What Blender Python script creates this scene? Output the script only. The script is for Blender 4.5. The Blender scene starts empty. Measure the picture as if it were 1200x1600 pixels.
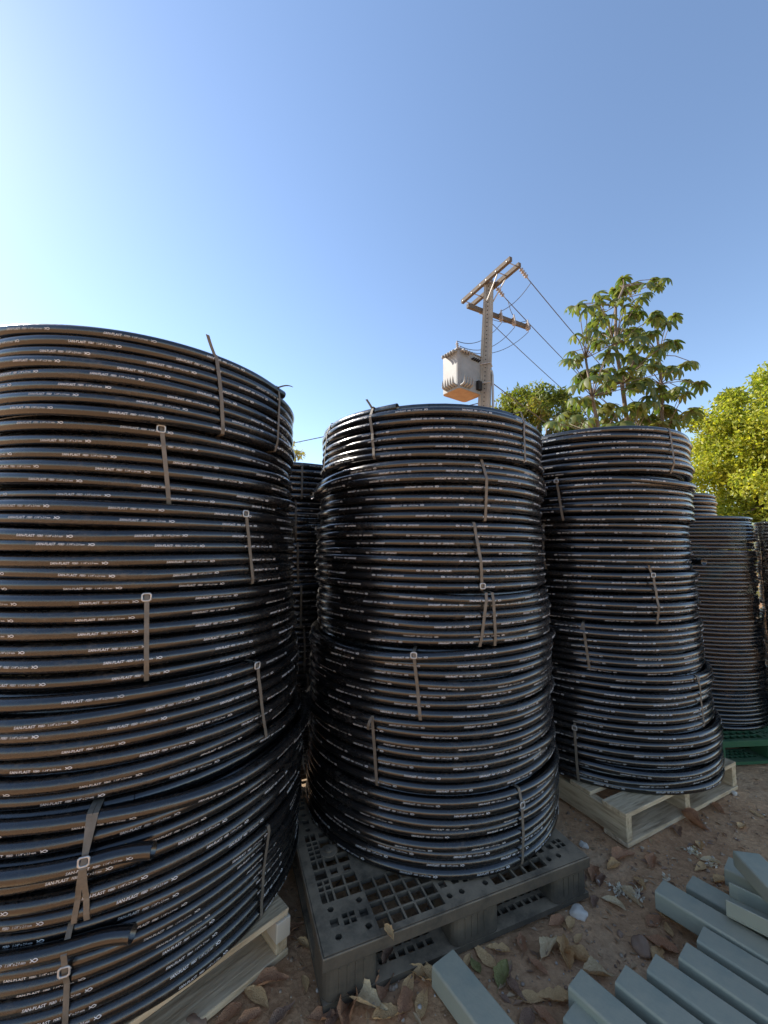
import bpy, bmesh, math, random
import numpy as np
from mathutils import Vector, Matrix, noise

random.seed(7)
rng = np.random.default_rng(7)
scene = bpy.context.scene
C = scene.collection
PI = math.pi
rad = math.radians

# ------------------------------------------------------------------ camera
CAM_H, FOC, PITCH, ROLL = 1.32, 610.0, math.atan(58 / 610.0), rad(0.5)
camd = bpy.data.cameras.new('camera')
camo = bpy.data.objects.new('camera', camd)
C.objects.link(camo)
camd.sensor_fit = 'VERTICAL'
camd.sensor_height = 36.0
camd.lens = 36.0 * FOC / 1600.0
camd.clip_start = 0.02
camd.clip_end = 3000
CM = Matrix.Rotation(PI / 2 + PITCH, 4, 'X') @ Matrix.Rotation(ROLL, 4, 'Z')
camo.matrix_world = Matrix.Translation((0, 0, CAM_H)) @ CM
scene.camera = camo
scene.render.resolution_x = 768
scene.render.resolution_y = 1024

# ------------------------------------------------------------------ sky, sun, exposure
SUN_AZ, SUN_EL = rad(-65), rad(38)          # azimuth from +Y, negative = to the left
world = bpy.data.worlds.new('World')
scene.world = world
world.use_nodes = True
wn = world.node_tree
bg = wn.nodes['Background']
sky = wn.nodes.new('ShaderNodeTexSky')
sky.sky_type = 'NISHITA'
sky.sun_disc = False
sky.sun_elevation = SUN_EL
sky.sun_rotation = SUN_AZ
sky.altitude = 300
sky.air_density = 1.0
sky.dust_density = 0.19
sky.ozone_density = 0.9
wn.links.new(sky.outputs[0], bg.inputs[0])
bg.inputs[1].default_value = 0.085
sund = bpy.data.lights.new('sun', 'SUN')
sund.energy = 3.1
sund.angle = rad(0.5)
sund.color = (1.0, 0.91, 0.79)
suno = bpy.data.objects.new('sun', sund)
C.objects.link(suno)
SDIR = Vector((math.sin(SUN_AZ) * math.cos(SUN_EL), math.cos(SUN_AZ) * math.cos(SUN_EL), math.sin(SUN_EL)))
suno.rotation_euler = SDIR.to_track_quat('Z', 'Y').to_euler()
suno.location = SDIR * 30
scene.view_settings.view_transform = 'Standard'
scene.view_settings.look = 'None'
scene.view_settings.gamma = 1.0
scene.view_settings.exposure = 1.62

# ------------------------------------------------------------------ photo pixel -> place
CM3 = CM.to_3x3()
def ray(px, py):
    return CM3 @ Vector(((px - 600) / FOC, (800 - py) / FOC, -1.0))
def onz(px, py, h=0.0):
    d = ray(px, py); t = (h - CAM_H) / d.z
    return Vector((0, 0, CAM_H)) + d * t
def ony(px, py, Y):
    d = ray(px, py)
    return Vector((0, 0, CAM_H)) + d * (Y / d.y)

# ------------------------------------------------------------------ materials
def new_mat(name):
    m = bpy.data.materials.new(name); m.use_nodes = True
    nt = m.node_tree
    return m, nt, nt.nodes['Principled BSDF']
def nd(nt, t, **kw):
    n = nt.nodes.new(t)
    for k, v in kw.items():
        if k.startswith('i_'):
            n.inputs[k[2:].replace('_', ' ')].default_value = v
        else:
            setattr(n, k, v)
    return n
def ramp(nt, src, stops):
    r = nt.nodes.new('ShaderNodeValToRGB')
    els = r.color_ramp.elements
    while len(els) < len(stops): els.new(0.5)
    for e, (p, c) in zip(els, stops):
        e.position = p; e.color = (*c, 1) if len(c) == 3 else c
    nt.links.new(src, r.inputs[0])
    return r
def noisy(name, cols, scale=8, rough=0.7, bump=0.2, bscale=60, spec=0.4, detail=6, stretch=None, metal=0.0, bdist=0.01, roughvar=0.0):
    m, nt, b = new_mat(name)
    tc = nd(nt, 'ShaderNodeTexCoord')
    src = tc.outputs['Object']
    if stretch:
        mp = nd(nt, 'ShaderNodeMapping'); mp.inputs['Scale'].default_value = stretch
        nt.links.new(src, mp.inputs[0]); src = mp.outputs[0]
    n1 = nd(nt, 'ShaderNodeTexNoise', i_Scale=scale, i_Detail=detail, i_Roughness=0.65)
    nt.links.new(src, n1.inputs['Vector'])
    k = len(cols)
    r = ramp(nt, n1.outputs['Fac'], [(0.28 + 0.44 * i / max(1, k - 1), c) for i, c in enumerate(cols)])
    nt.links.new(r.outputs[0], b.inputs['Base Color'])
    b.inputs['Roughness'].default_value = rough
    b.inputs['Specular IOR Level'].default_value = spec
    b.inputs['Metallic'].default_value = metal
    n2 = nd(nt, 'ShaderNodeTexNoise', i_Scale=bscale, i_Detail=5.0)
    nt.links.new(src, n2.inputs['Vector'])
    bp = nd(nt, 'ShaderNodeBump', i_Strength=bump, i_Distance=bdist)
    nt.links.new(n2.outputs['Fac'], bp.inputs['Height'])
    nt.links.new(bp.outputs[0], b.inputs['Normal'])
    if roughvar:
        mr = nd(nt, 'ShaderNodeMapRange'); mr.inputs['To Min'].default_value = rough - roughvar; mr.inputs['To Max'].default_value = rough + roughvar
        nt.links.new(n1.outputs['Fac'], mr.inputs[0]); nt.links.new(mr.outputs[0], b.inputs['Roughness'])
    return m
def plain(name, col, rough=0.5, metal=0.0, spec=0.5):
    m, nt, b = new_mat(name)
    b.inputs['Base Color'].default_value = (*col, 1)
    b.inputs['Roughness'].default_value = rough
    b.inputs['Metallic'].default_value = metal
    b.inputs['Specular IOR Level'].default_value = spec
    return m
def leafmat(name, cols, trans=0.45, rough=0.5, tcol=None):
    m, nt, b = new_mat(name)
    g = nd(nt, 'ShaderNodeNewGeometry')
    k = len(cols)
    r = ramp(nt, g.outputs['Random Per Island'], [(i / max(1, k - 1), c) for i, c in enumerate(cols)])
    nt.links.new(r.outputs[0], b.inputs['Base Color'])
    b.inputs['Roughness'].default_value = rough
    tr = nd(nt, 'ShaderNodeBsdfTranslucent')
    mx = nd(nt, 'ShaderNodeMixRGB', blend_type='MULTIPLY'); mx.inputs[0].default_value = 1
    mx.inputs[2].default_value = (*(tcol or (1.5, 1.5, 0.6)), 1)
    nt.links.new(r.outputs[0], mx.inputs[1]); nt.links.new(mx.outputs[0], tr.inputs[0])
    ms = nd(nt, 'ShaderNodeMixShader'); ms.inputs[0].default_value = trans
    nt.links.new(b.outputs[0], ms.inputs[1]); nt.links.new(tr.outputs[0], ms.inputs[2])
    nt.links.new(ms.outputs[0], nt.nodes['Material Output'].inputs[0])
    return m

def pipe_material():
    m, nt, b = new_mat('black_polyethylene')
    tc = nd(nt, 'ShaderNodeTexCoord')
    n1 = nd(nt, 'ShaderNodeTexNoise', i_Scale=5.0, i_Detail=8.0, i_Roughness=0.7)
    nt.links.new(tc.outputs['Object'], n1.inputs['Vector'])
    mp = nd(nt, 'ShaderNodeMapping'); mp.inputs['Scale'].default_value = (1, 1, 3.0)
    nt.links.new(tc.outputs['Object'], mp.inputs[0])
    n3 = nd(nt, 'ShaderNodeTexNoise', i_Scale=45.0, i_Detail=6.0, i_Roughness=0.75)
    nt.links.new(mp.outputs[0], n3.inputs['Vector'])
    mu = nd(nt, 'ShaderNodeMath', operation='MULTIPLY')
    nt.links.new(n1.outputs['Fac'], mu.inputs[0]); nt.links.new(n3.outputs['Fac'], mu.inputs[1])
    r = ramp(nt, mu.outputs[0], [(0.2, (0.005, 0.005, 0.0055)), (0.33, (0.010, 0.009, 0.008)), (0.45, (0.07, 0.055, 0.04))])
    nt.links.new(r.outputs[0], b.inputs['Base Color'])
    rr = nd(nt, 'ShaderNodeMapRange'); rr.inputs['From Min'].default_value = 0.2; rr.inputs['From Max'].default_value = 0.45
    rr.inputs['To Min'].default_value = 0.17; rr.inputs['To Max'].default_value = 0.45
    nt.links.new(mu.outputs[0], rr.inputs[0]); nt.links.new(rr.outputs[0], b.inputs['Roughness'])
    b.inputs['Specular IOR Level'].default_value = 0.85
    b.inputs['Coat Weight'].default_value = 0.12
    b.inputs['Coat Roughness'].default_value = 0.08
    bp = nd(nt, 'ShaderNodeBump', i_Strength=0.12, i_Distance=0.004)
    nt.links.new(n3.outputs['Fac'], bp.inputs['Height']); nt.links.new(bp.outputs[0], b.inputs['Normal'])
    return m

def dusty_plastic(name, col, dust):
    """moulded plastic with pale dirt settled on its upward faces"""
    m, nt, b = new_mat(name)
    tc = nd(nt, 'ShaderNodeTexCoord'); g = nd(nt, 'ShaderNodeNewGeometry'); sx = nd(nt, 'ShaderNodeSeparateXYZ')
    nt.links.new(g.outputs['True Normal'], sx.inputs[0])
    n1 = nd(nt, 'ShaderNodeTexNoise', i_Scale=7.0, i_Detail=12.0, i_Roughness=0.7); nt.links.new(tc.outputs['Object'], n1.inputs['Vector'])
    n2 = nd(nt, 'ShaderNodeTexNoise', i_Scale=90.0, i_Detail=6.0); nt.links.new(tc.outputs['Object'], n2.inputs['Vector'])
    mr = nd(nt, 'ShaderNodeMapRange'); mr.inputs['From Min'].default_value = -0.2; mr.inputs['From Max'].default_value = 0.95; mr.inputs['To Min'].default_value = 0.1
    nt.links.new(sx.outputs[2], mr.inputs[0])
    r = ramp(nt, n1.outputs['Fac'], [(0.34, (0.12, 0.12, 0.12)), (0.52, (0.7, 0.7, 0.7)), (0.68, (1, 1, 1))])
    mu = nd(nt, 'ShaderNodeMath', operation='MULTIPLY'); nt.links.new(mr.outputs[0], mu.inputs[0]); nt.links.new(r.outputs[0], mu.inputs[1])
    mx = nd(nt, 'ShaderNodeMixRGB'); mx.inputs[1].default_value = (*col, 1); mx.inputs[2].default_value = (*dust, 1)
    nt.links.new(mu.outputs[0], mx.inputs[0]); nt.links.new(mx.outputs[0], b.inputs['Base Color'])
    b.inputs['Roughness'].default_value = 0.7; b.inputs['Specular IOR Level'].default_value = 0.3
    bp = nd(nt, 'ShaderNodeBump', i_Strength=0.3, i_Distance=0.004); nt.links.new(n2.outputs['Fac'], bp.inputs['Height']); nt.links.new(bp.outputs[0], b.inputs['Normal'])
    return m
M = {}
M['pipe'] = pipe_material()
M['print'] = noisy('white_print', [(0.22, 0.22, 0.22), (0.62, 0.62, 0.62), (0.78, 0.78, 0.78)], scale=5, rough=0.6, bump=0.0, detail=12)
M['strap'] = noisy('grey_strap', [(0.10, 0.085, 0.065), (0.19, 0.16, 0.125)], scale=30, rough=0.55, bump=0.15, bscale=200)
M['buckle'] = noisy('galvanised_buckle', [(0.34, 0.34, 0.34), (0.60, 0.60, 0.58)], scale=80, rough=0.4, bump=0.1, metal=0.5)
M['wood'] = noisy('weathered_wood', [(0.27, 0.18, 0.10), (0.58, 0.43, 0.265), (0.74, 0.58, 0.38)], scale=5, rough=0.85, bump=0.6, bscale=10, stretch=(0.9, 9, 9), spec=0.2, bdist=0.006)
M['wood_pale'] = noisy('fresh_wood', [(0.42, 0.33, 0.23), (0.60, 0.50, 0.37)], scale=6, rough=0.8, bump=0.4, bscale=14, stretch=(1.2, 14, 14), spec=0.2, bdist=0.005)
M['wood_y'] = noisy('weathered_stringer_wood', [(0.27, 0.18, 0.10), (0.55, 0.41, 0.25), (0.70, 0.55, 0.36)], scale=5, rough=0.85, bump=0.6, bscale=10, stretch=(9, 0.9, 9), spec=0.2, bdist=0.006)
M['greyplastic'] = dusty_plastic('dusty_charcoal_plastic', (0.045, 0.039, 0.030), (0.36, 0.265, 0.17))
M['greenplastic'] = dusty_plastic('dusty_green_plastic', (0.014, 0.085, 0.034), (0.11, 0.15, 0.08))
M['steel'] = dusty_plastic('dusty_grey_green_paint', (0.31, 0.315, 0.24), (0.46, 0.40, 0.28))
M['hollow'] = plain('black_and_hole_shade', (0.006, 0.006, 0.006), 0.8)  # black fittings, and the shade painted as holes on the pole
M['concrete'] = noisy('pole_concrete', [(0.21, 0.20, 0.175), (0.32, 0.305, 0.265)], scale=3, rough=0.9, bump=0.3, bscale=30)
M['armwood'] = noisy('cross_arm_wood', [(0.07, 0.06, 0.05), (0.14, 0.12, 0.10)], scale=5, rough=0.85, bump=0.4, stretch=(1, 8, 8))
M['tank'] = noisy('grey_tank_paint', [(0.19, 0.195, 0.195), (0.28, 0.28, 0.27)], scale=3, rough=0.5, bump=0.05)
M['underside_bounce'] = noisy('bounce_lit_underside', [(0.24, 0.16, 0.105), (0.38, 0.27, 0.18)], scale=5, rough=0.85, bump=0.2)  # warm bounce from the sunlit ground, painted into the underside colour
M['porcelain'] = plain('grey_porcelain', (0.30, 0.27, 0.25), 0.3)
M['wire'] = plain('dark_wire', (0.05, 0.05, 0.055), 0.5)
M['galv'] = noisy('galvanised_steel', [(0.32, 0.33, 0.33), (0.46, 0.46, 0.45)], scale=12, rough=0.5, bump=0.05, metal=0.4)
M['bark'] = noisy('bark', [(0.10, 0.075, 0.055), (0.22, 0.18, 0.14)], scale=9, rough=0.9, bump=0.6, bscale=30, stretch=(3, 3, 0.8))
M['yellowleaf'] = leafmat('yellow_green_leaves', [(0.15, 0.21, 0.030), (0.29, 0.33, 0.045), (0.44, 0.43, 0.06), (0.23, 0.28, 0.04)], 0.55, tcol=(1.5, 1.5, 0.6))
M['mangoleaf'] = leafmat('dark_green_leaves', [(0.07, 0.11, 0.018), (0.13, 0.17, 0.028), (0.22, 0.22, 0.04), (0.10, 0.14, 0.024)], 0.5)
M['youngleaf'] = leafmat('young_yellow_leaves', [(0.20, 0.19, 0.05), (0.30, 0.23, 0.07)], 0.4)
M['palmleaf'] = leafmat('large_palmate_leaves', [(0.05, 0.085, 0.024), (0.085, 0.125, 0.034), (0.18, 0.19, 0.06), (0.07, 0.105, 0.028), (0.27, 0.25, 0.10)], 0.45, tcol=(1.3, 1.4, 0.6))
M['paleleaf'] = leafmat('pale_leaves', [(0.16, 0.15, 0.05), (0.26, 0.23, 0.09)], 0.45)

def ground_material():
    m, nt, b = new_mat('brown_dirt')
    tc = nd(nt, 'ShaderNodeTexCoord')
    o = tc.outputs['Object']
    n1 = nd(nt, 'ShaderNodeTexNoise', i_Scale=1.7, i_Detail=12.0, i_Roughness=0.7)
    n2 = nd(nt, 'ShaderNodeTexNoise', i_Scale=38.0, i_Detail=10.0, i_Roughness=0.72)
    v = nd(nt, 'ShaderNodeTexVoronoi', i_Scale=70.0)
    for n in (n1, n2, v): nt.links.new(o, n.inputs['Vector'])
    r1 = ramp(nt, n1.outputs['Fac'], [(0.3, (0.42, 0.225, 0.115)), (0.5, (0.58, 0.335, 0.175)), (0.72, (0.68, 0.45, 0.265))])
    r2 = ramp(nt, n2.outputs['Fac'], [(0.3, (0.72, 0.68, 0.65)), (0.55, (1, 1, 1)), (0.75, (1.3, 1.27, 1.22))])
    mx = nd(nt, 'ShaderNodeMixRGB', blend_type='MULTIPLY'); mx.inputs[0].default_value = 1
    nt.links.new(r1.outputs[0], mx.inputs[1]); nt.links.new(r2.outputs[0], mx.inputs[2])
    nt.links.new(mx.outputs[0], b.inputs['Base Color'])
    b.inputs['Roughness'].default_value = 0.95
    b.inputs['Specular IOR Level'].default_value = 0.15
    ad = nd(nt, 'ShaderNodeMath', operation='MULTIPLY_ADD'); ad.inputs[1].default_value = 0.35
    nt.links.new(v.outputs['Distance'], ad.inputs[0]); nt.links.new(n2.outputs['Fac'], ad.inputs[2])
    bp = nd(nt, 'ShaderNodeBump', i_Strength=0.75, i_Distance=0.012)
    nt.links.new(ad.outputs[0], bp.inputs['Height']); nt.links.new(bp.outputs[0], b.inputs['Normal'])
    return m
M['ground'] = ground_material()

def film_material():
    m, nt, b = new_mat('clear_stretch_film')
    b.inputs['Base Color'].default_value = (0.75, 0.78, 0.8, 1)
    b.inputs['Roughness'].default_value = 0.16
    b.inputs['Specular IOR Level'].default_value = 0.8
    tc = nd(nt, 'ShaderNodeTexCoord')
    mp = nd(nt, 'ShaderNodeMapping'); mp.inputs['Scale'].default_value = (3, 3, 11); mp.inputs['Rotation'].default_value = (0.18, 0.1, 0)
    nt.links.new(tc.outputs['Object'], mp.inputs[0])
    n = nd(nt, 'ShaderNodeTexNoise', i_Scale=1.2, i_Detail=3.0, i_Roughness=0.5)
    nt.links.new(mp.outputs[0], n.inputs['Vector'])
    bp = nd(nt, 'ShaderNodeBump', i_Strength=0.2, i_Distance=0.012)
    nt.links.new(n.outputs['Fac'], bp.inputs['Height'])
    gl = nd(nt, 'ShaderNodeBsdfGlossy'); gl.inputs['Roughness'].default_value = 0.12
    gl.inputs['Color'].default_value = (0.9, 0.9, 0.9, 1)
    nt.links.new(bp.outputs[0], gl.inputs['Normal'])
    tr = nd(nt, 'ShaderNodeBsdfTransparent'); tr.inputs[0].default_value = (0.93, 0.94, 0.95, 1)
    fr = nd(nt, 'ShaderNodeFresnel', i_IOR=1.5)
    nt.links.new(bp.outputs[0], fr.inputs['Normal'])
    ad = nd(nt, 'ShaderNodeMath', operation='MULTIPLY_ADD'); ad.inputs[1].default_value = 0.18; ad.inputs[2].default_value = 0.0
    nt.links.new(fr.outputs[0], ad.inputs[0])
    ms = nd(nt, 'ShaderNodeMixShader')
    nt.links.new(ad.outputs[0], ms.inputs[0]); nt.links.new(tr.outputs[0], ms.inputs[1]); nt.links.new(gl.outputs[0], ms.inputs[2])
    nt.links.new(ms.outputs[0], nt.nodes['Material Output'].inputs[0])
    return m
M['film'] = film_material()

# ------------------------------------------------------------------ mesh helpers
def mesh_obj(name, me, parent=None, loc=None, rotz=None):
    o = bpy.data.objects.new(name, me); C.objects.link(o)
    if parent: o.parent = parent
    if loc is not None: o.location = loc
    if rotz is not None: o.rotation_euler = (0, 0, rotz)
    return o
class MB:
    """collects vertices and faces, builds ONE mesh"""
    def __init__(s): s.V = []; s.F = []; s.n = 0; s.mi = []
    def add(s, V, F, mi=0):
        V = np.asarray(V, float).reshape(-1, 3)
        s.V.append(V); s.F.extend([tuple(int(i) + s.n for i in f) for f in F]); s.mi.extend([mi] * len(F)); s.n += len(V)
    def box(s, lo, hi, mi=0, mat=None):
        x0, y0, z0 = lo; x1, y1, z1 = hi
        V = [(x0, y0, z0), (x1, y0, z0), (x1, y1, z0), (x0, y1, z0), (x0, y0, z1), (x1, y0, z1), (x1, y1, z1), (x0, y1, z1)]
        if mat is not None: V = [tuple(mat @ Vector(v)) for v in V]
        s.add(V, [(0, 3, 2, 1), (4, 5, 6, 7), (0, 1, 5, 4), (1, 2, 6, 5), (2, 3, 7, 6), (3, 0, 4, 7)], mi)
    def bbox(s, lo, hi, bev=0.004, mi=0, jit=0.0):
        """box with chamfered edges (24 corner vertices)"""
        c = [(a + b) / 2 for a, b in zip(lo, hi)]; h = [(b - a) / 2 for a, b in zip(lo, hi)]
        bev = min(bev, min(h) * 0.8)
        bm = bmesh.new(); bmesh.ops.create_cube(bm, size=2)
        for v in bm.verts: v.co = Vector((c[0] + v.co.x * h[0] + random.uniform(-jit, jit), c[1] + v.co.y * h[1] + random.uniform(-jit, jit), c[2] + v.co.z * h[2] + random.uniform(-jit, jit)))
        bmesh.ops.bevel(bm, geom=list(bm.edges), offset=bev, segments=2, affect='EDGES', profile=0.5)
        bm.verts.index_update()
        s.add([v.co[:] for v in bm.verts], [[v.index for v in f.verts] for f in bm.faces], mi); bm.free()
    def tube(s, P, r, sides=8, caps=True, mi=0):
        P = np.asarray(P, float); n = len(P)
        r = np.broadcast_to(np.asarray(r, float), (n,))
        T = np.gradient(P, axis=0); T /= np.linalg.norm(T, axis=1)[:, None] + 1e-12
        up = np.array([0, 0, 1.0]); 
        if abs(T[:, 2]).mean() > 0.8: up = np.array([1.0, 0, 0])
        A = np.cross(T, up); A /= np.linalg.norm(A, axis=1)[:, None] + 1e-9
        B = np.cross(A, T)
        ph = np.arange(sides) * 2 * PI / sides
        V = P[:, None] + r[:, None, None] * (np.cos(ph)[None, :, None] * A[:, None] + np.sin(ph)[None, :, None] * B[:, None])
        F = []
        for i in range(n - 1):
            for j in range(sides):
                k = (j + 1) % sides
                F.append((i * sides + j, i * sides + k, (i + 1) * sides + k, (i + 1) * sides + j))
        if caps:
            F.append(tuple(range(sides))[::-1]); F.append(tuple((n - 1) * sides + j for j in range(sides)))
        s.add(V, F, mi)
    def lathe(s, prof, c, axis='Z', seg=14, mi=0, mat=None):
        V = []; F = []
        for r, h in prof:
            for j in range(seg):
                a = j * 2 * PI / seg; p = Vector((r * math.cos(a), r * math.sin(a), h))
                if mat is not None: p = mat @ p
                V.append((p.x + c[0], p.y + c[1], p.z + c[2]))
        for i in range(len(prof) - 1):
            for j in range(seg):
                k = (j + 1) % seg; F.append((i * seg + j, i * seg + k, (i + 1) * seg + k, (i + 1) * seg + j))
        F.append(tuple(range(seg))[::-1]); F.append(tuple((len(prof) - 1) * seg + j for j in range(seg)))
        s.add(V, F, mi)
    def mesh(s, name, mats, smooth=False):
        me = bpy.data.meshes.new(name)
        me.from_pydata(np.concatenate(s.V).tolist() if s.V else [], [], s.F)
        mats = mats if isinstance(mats, (list, tuple)) else [mats]
        for m in mats: me.materials.append(m)
        if len(mats) > 1: me.polygons.foreach_set('material_index', s.mi)
        if smooth: me.polygons.foreach_set('use_smooth', [True] * len(me.polygons))
        me.update()
        return me
    def build(s, name, mats, parent=None, smooth=False, loc=None, rotz=None):
        return mesh_obj(name, s.mesh(name, mats, smooth), parent, loc, rotz)
def np_mesh(name, V, Q, mats, smooth=True):
    """fast quad or triangle mesh from numpy arrays"""
    me = bpy.data.meshes.new(name)
    k = Q.shape[1]
    me.vertices.add(len(V)); me.vertices.foreach_set('co', V.astype(np.float32).ravel())
    me.loops.add(Q.size); me.loops.foreach_set('vertex_index', Q.astype(np.int32).ravel())
    me.polygons.add(len(Q)); me.polygons.foreach_set('loop_start', (np.arange(len(Q)) * k).astype(np.int32))
    me.polygons.foreach_set('loop_total', np.full(len(Q), k, np.int32)) if False else None
    me.update(calc_edges=True)
    me.polygons.foreach_set('use_smooth', np.full(len(Q), smooth))
    for m in (mats if isinstance(mats, (list, tuple)) else [mats]): me.materials.append(m)
    me.validate()
    return me
def empty(name, loc, rotz=0.0, label=None, cat=None, group=None):
    o = bpy.data.objects.new(name, None); C.objects.link(o)
    o.empty_display_size = 0.1
    o.location = loc; o.rotation_euler = (0, 0, rotz)
    return tag(o, label, cat, group)
def tag(o, label=None, cat=None, group=None, kind=None):
    if label: o['label'] = label
    if cat: o['category'] = cat
    if group: o['group'] = group
    if kind: o['kind'] = kind
    return o

# ================================================================== GROUND
def gheight(x, y):
    v = 0.018 * noise.noise(Vector((x * 1.1, y * 1.1, 0))) + 0.010 * noise.noise(Vector((x * 5, y * 5, 3))) + 0.005 * noise.noise(Vector((x * 17, y * 17, 5)))
    return v - 0.012
def make_ground():
    a = np.concatenate([np.arange(-1.5, 3.6, 0.025)])
    far = np.cumsum(0.05 * 1.22 ** np.arange(46))
    xs = np.concatenate([(-1.5 - far)[::-1], a, 3.575 + far])
    b = np.arange(0.3, 3.6, 0.025)
    ys = np.concatenate([(0.3 - far)[::-1], b, 3.575 + far])
    V = np.zeros((len(ys), len(xs), 3)); V[..., 0] = xs[None]; V[..., 1] = ys[:, None]
    for i, y in enumerate(ys):
        for j, x in enumerate(xs):
            V[i, j, 2] = gheight(x, y) if (abs(x) < 30 and abs(y) < 30) else -0.012
    n, m = len(ys), len(xs)
    idx = np.arange(n * m).reshape(n, m)
    Q = np.stack([idx[:-1, :-1], idx[:-1, 1:], idx[1:, 1:], idx[1:, :-1]], -1).reshape(-1, 4)
    o = mesh_obj('ground', np_mesh('ground', V.reshape(-1, 3), Q, M['ground']))
    tag(o, kind='structure')
make_ground()

# ================================================================== PIPE COILS
PR = 0.0187            # pipe radius
def text_piece(body, bold, shear):
    cu = bpy.data.curves.new('t', 'FONT'); cu.body = body; cu.size = 1; cu.resolution_u = 1; cu.shear = shear; cu.offset = bold
    o = bpy.data.objects.new('t', cu); C.objects.link(o)
    dg = bpy.context.evaluated_depsgraph_get(); dg.update()
    me = bpy.data.meshes.new_from_object(o.evaluated_get(dg))
    me.calc_loop_triangles()
    V = np.array([v.co[:2] for v in me.vertices]); T = np.array([t.vertices[:] for t in me.loop_triangles])
    bpy.data.objects.remove(o); bpy.data.curves.remove(cu); bpy.data.meshes.remove(me)
    return V, T
def make_print():
    """one line of the marking, in (along, across) millimetres scaled to metres"""
    L = 0.130; u = L / 765.0
    Vs, Ts, n = [], [], 0
    for body, x0, x1, hgt, bold, sh in (('SAN-PLAST', 0, 265, 37, 0.014, 0.15), ('PEBD', 295, 380, 30, 0.012, 0.3), ('1.1/4" x 2,0 mm', 412, 637, 31, 0.006, 0.3)):
        V, T = text_piece(body, bold, sh)
        lo, hi = V.min(0), V.max(0)
        V = V - [lo[0], 0]
        V = V * [(x1 - x0) / (hi[0] - lo[0]), hgt / 0.70]
        V[:, 0] += x0; V[:, 1] -= hgt / 2
        Vs.append(V); Ts.append(T + n); n += len(V)
    def ribbon(pts, w):
        nonlocal n
        p = np.array(pts, float); t = np.gradient(p, axis=0); t /= np.linalg.norm(t, axis=1)[:, None]
        q = np.stack([-t[:, 1], t[:, 0]], 1) * w / 2
        V = np.concatenate([p + q, p - q]); k = len(p); T = []
        for i in range(k - 1): T += [(i, k + i, k + i + 1), (i, k + i + 1, i + 1)]
        Vs.append(V); Ts.append(np.array(T) + n); n += len(V)
    for s in (1, -1):
        ribbon([(685 + 82 * (1 - t), s * (17 * math.sin(PI * min(1, t / 0.74)) if t < 0.74 else -17 * (t - 0.74) / 0.26)) for t in np.linspace(0, 1, 12)], 9)
    V = np.concatenate(Vs) * u; T = np.concatenate(Ts)
    return V, T, L
PV, PT, PLEN = make_print()

def sweep(P, RD, r, sides):
    """tube round a path P with outward vectors RD; returns verts, quads"""
    n = len(P); ph = np.arange(sides) * 2 * PI / sides
    T = np.gradient(P, axis=0); T /= np.linalg.norm(T, axis=1)[:, None]
    U = np.cross(RD, T); U /= np.linalg.norm(U, axis=1)[:, None]
    RD2 = np.cross(T, U)
    V = P[:, None] + r * (np.cos(ph)[None, :, None] * RD2[:, None] + np.sin(ph)[None, :, None] * U[:, None])
    idx = np.arange(n * sides).reshape(n, sides); nx = np.roll(idx, -1, 1)
    Q = np.stack([idx[:-1], idx[1:], nx[1:], nx[:-1]], -1).reshape(-1, 4)
    return V.reshape(-1, 3), Q
def end_cap(P, RD, r, at_end, sides):
    """hollow pipe mouth: rim, bore and a dark bottom"""
    T = P[-1] - P[-2] if at_end else P[0] - P[1]
    T = T / np.linalg.norm(T); c = P[-1] if at_end else P[0]; rd = RD[-1] if at_end else RD[0]
    U = np.cross(rd, T); U /= np.linalg.norm(U); rd = np.cross(T, U)
    ph = np.arange(sides) * 2 * PI / sides; ring = np.cos(ph)[:, None] * rd + np.sin(ph)[:, None] * U
    V = np.concatenate([c + r * ring, c + (r - 0.0022) * ring, c + (r - 0.0022) * ring - T * 0.07, (c - T * 0.07)[None] + ring * 0.0005])
    idx = np.arange(4 * sides).reshape(4, sides); nx = np.roll(idx, -1, 1)
    Q = np.stack([idx[:-1], nx[:-1], nx[1:], idx[1:]], -1).reshape(-1, 4)
    return V, Q

ORD = ['topmost', 'second', 'third', 'fourth', 'fifth', 'sixth', 'seventh', 'eighth']
class Stack:
    def __init__(s, cx, cy, where, group, seg=132, sides=12, lettering=True):
        s.c = np.array([cx, cy]); s.a = -s.c / np.linalg.norm(s.c); s.ri = np.array([-s.a[1], s.a[0]])
        s.where = where; s.group = group; s.seg = seg; s.sides = sides; s.lettering = lettering
    def dirs(s, th):
        th = np.asarray(th, float)
        return np.concatenate([np.cos(th)[..., None] * s.a + np.sin(th)[..., None] * s.ri, np.zeros(th.shape + (1,))], -1)
    def theta(s, px, py, R):
        d = ray(px, py); d2 = np.array([d.x, d.y]); d2 /= np.linalg.norm(d2)
        b = d2 @ s.c; q = b * b - (s.c @ s.c - R * R)
        t = b - math.sqrt(max(q, 0.0)); p = d2 * t - s.c
        th = math.atan2(p @ s.ri, p @ s.a)
        z = CAM_H + d.z / math.hypot(d.x, d.y) * t
        return th, z

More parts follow.
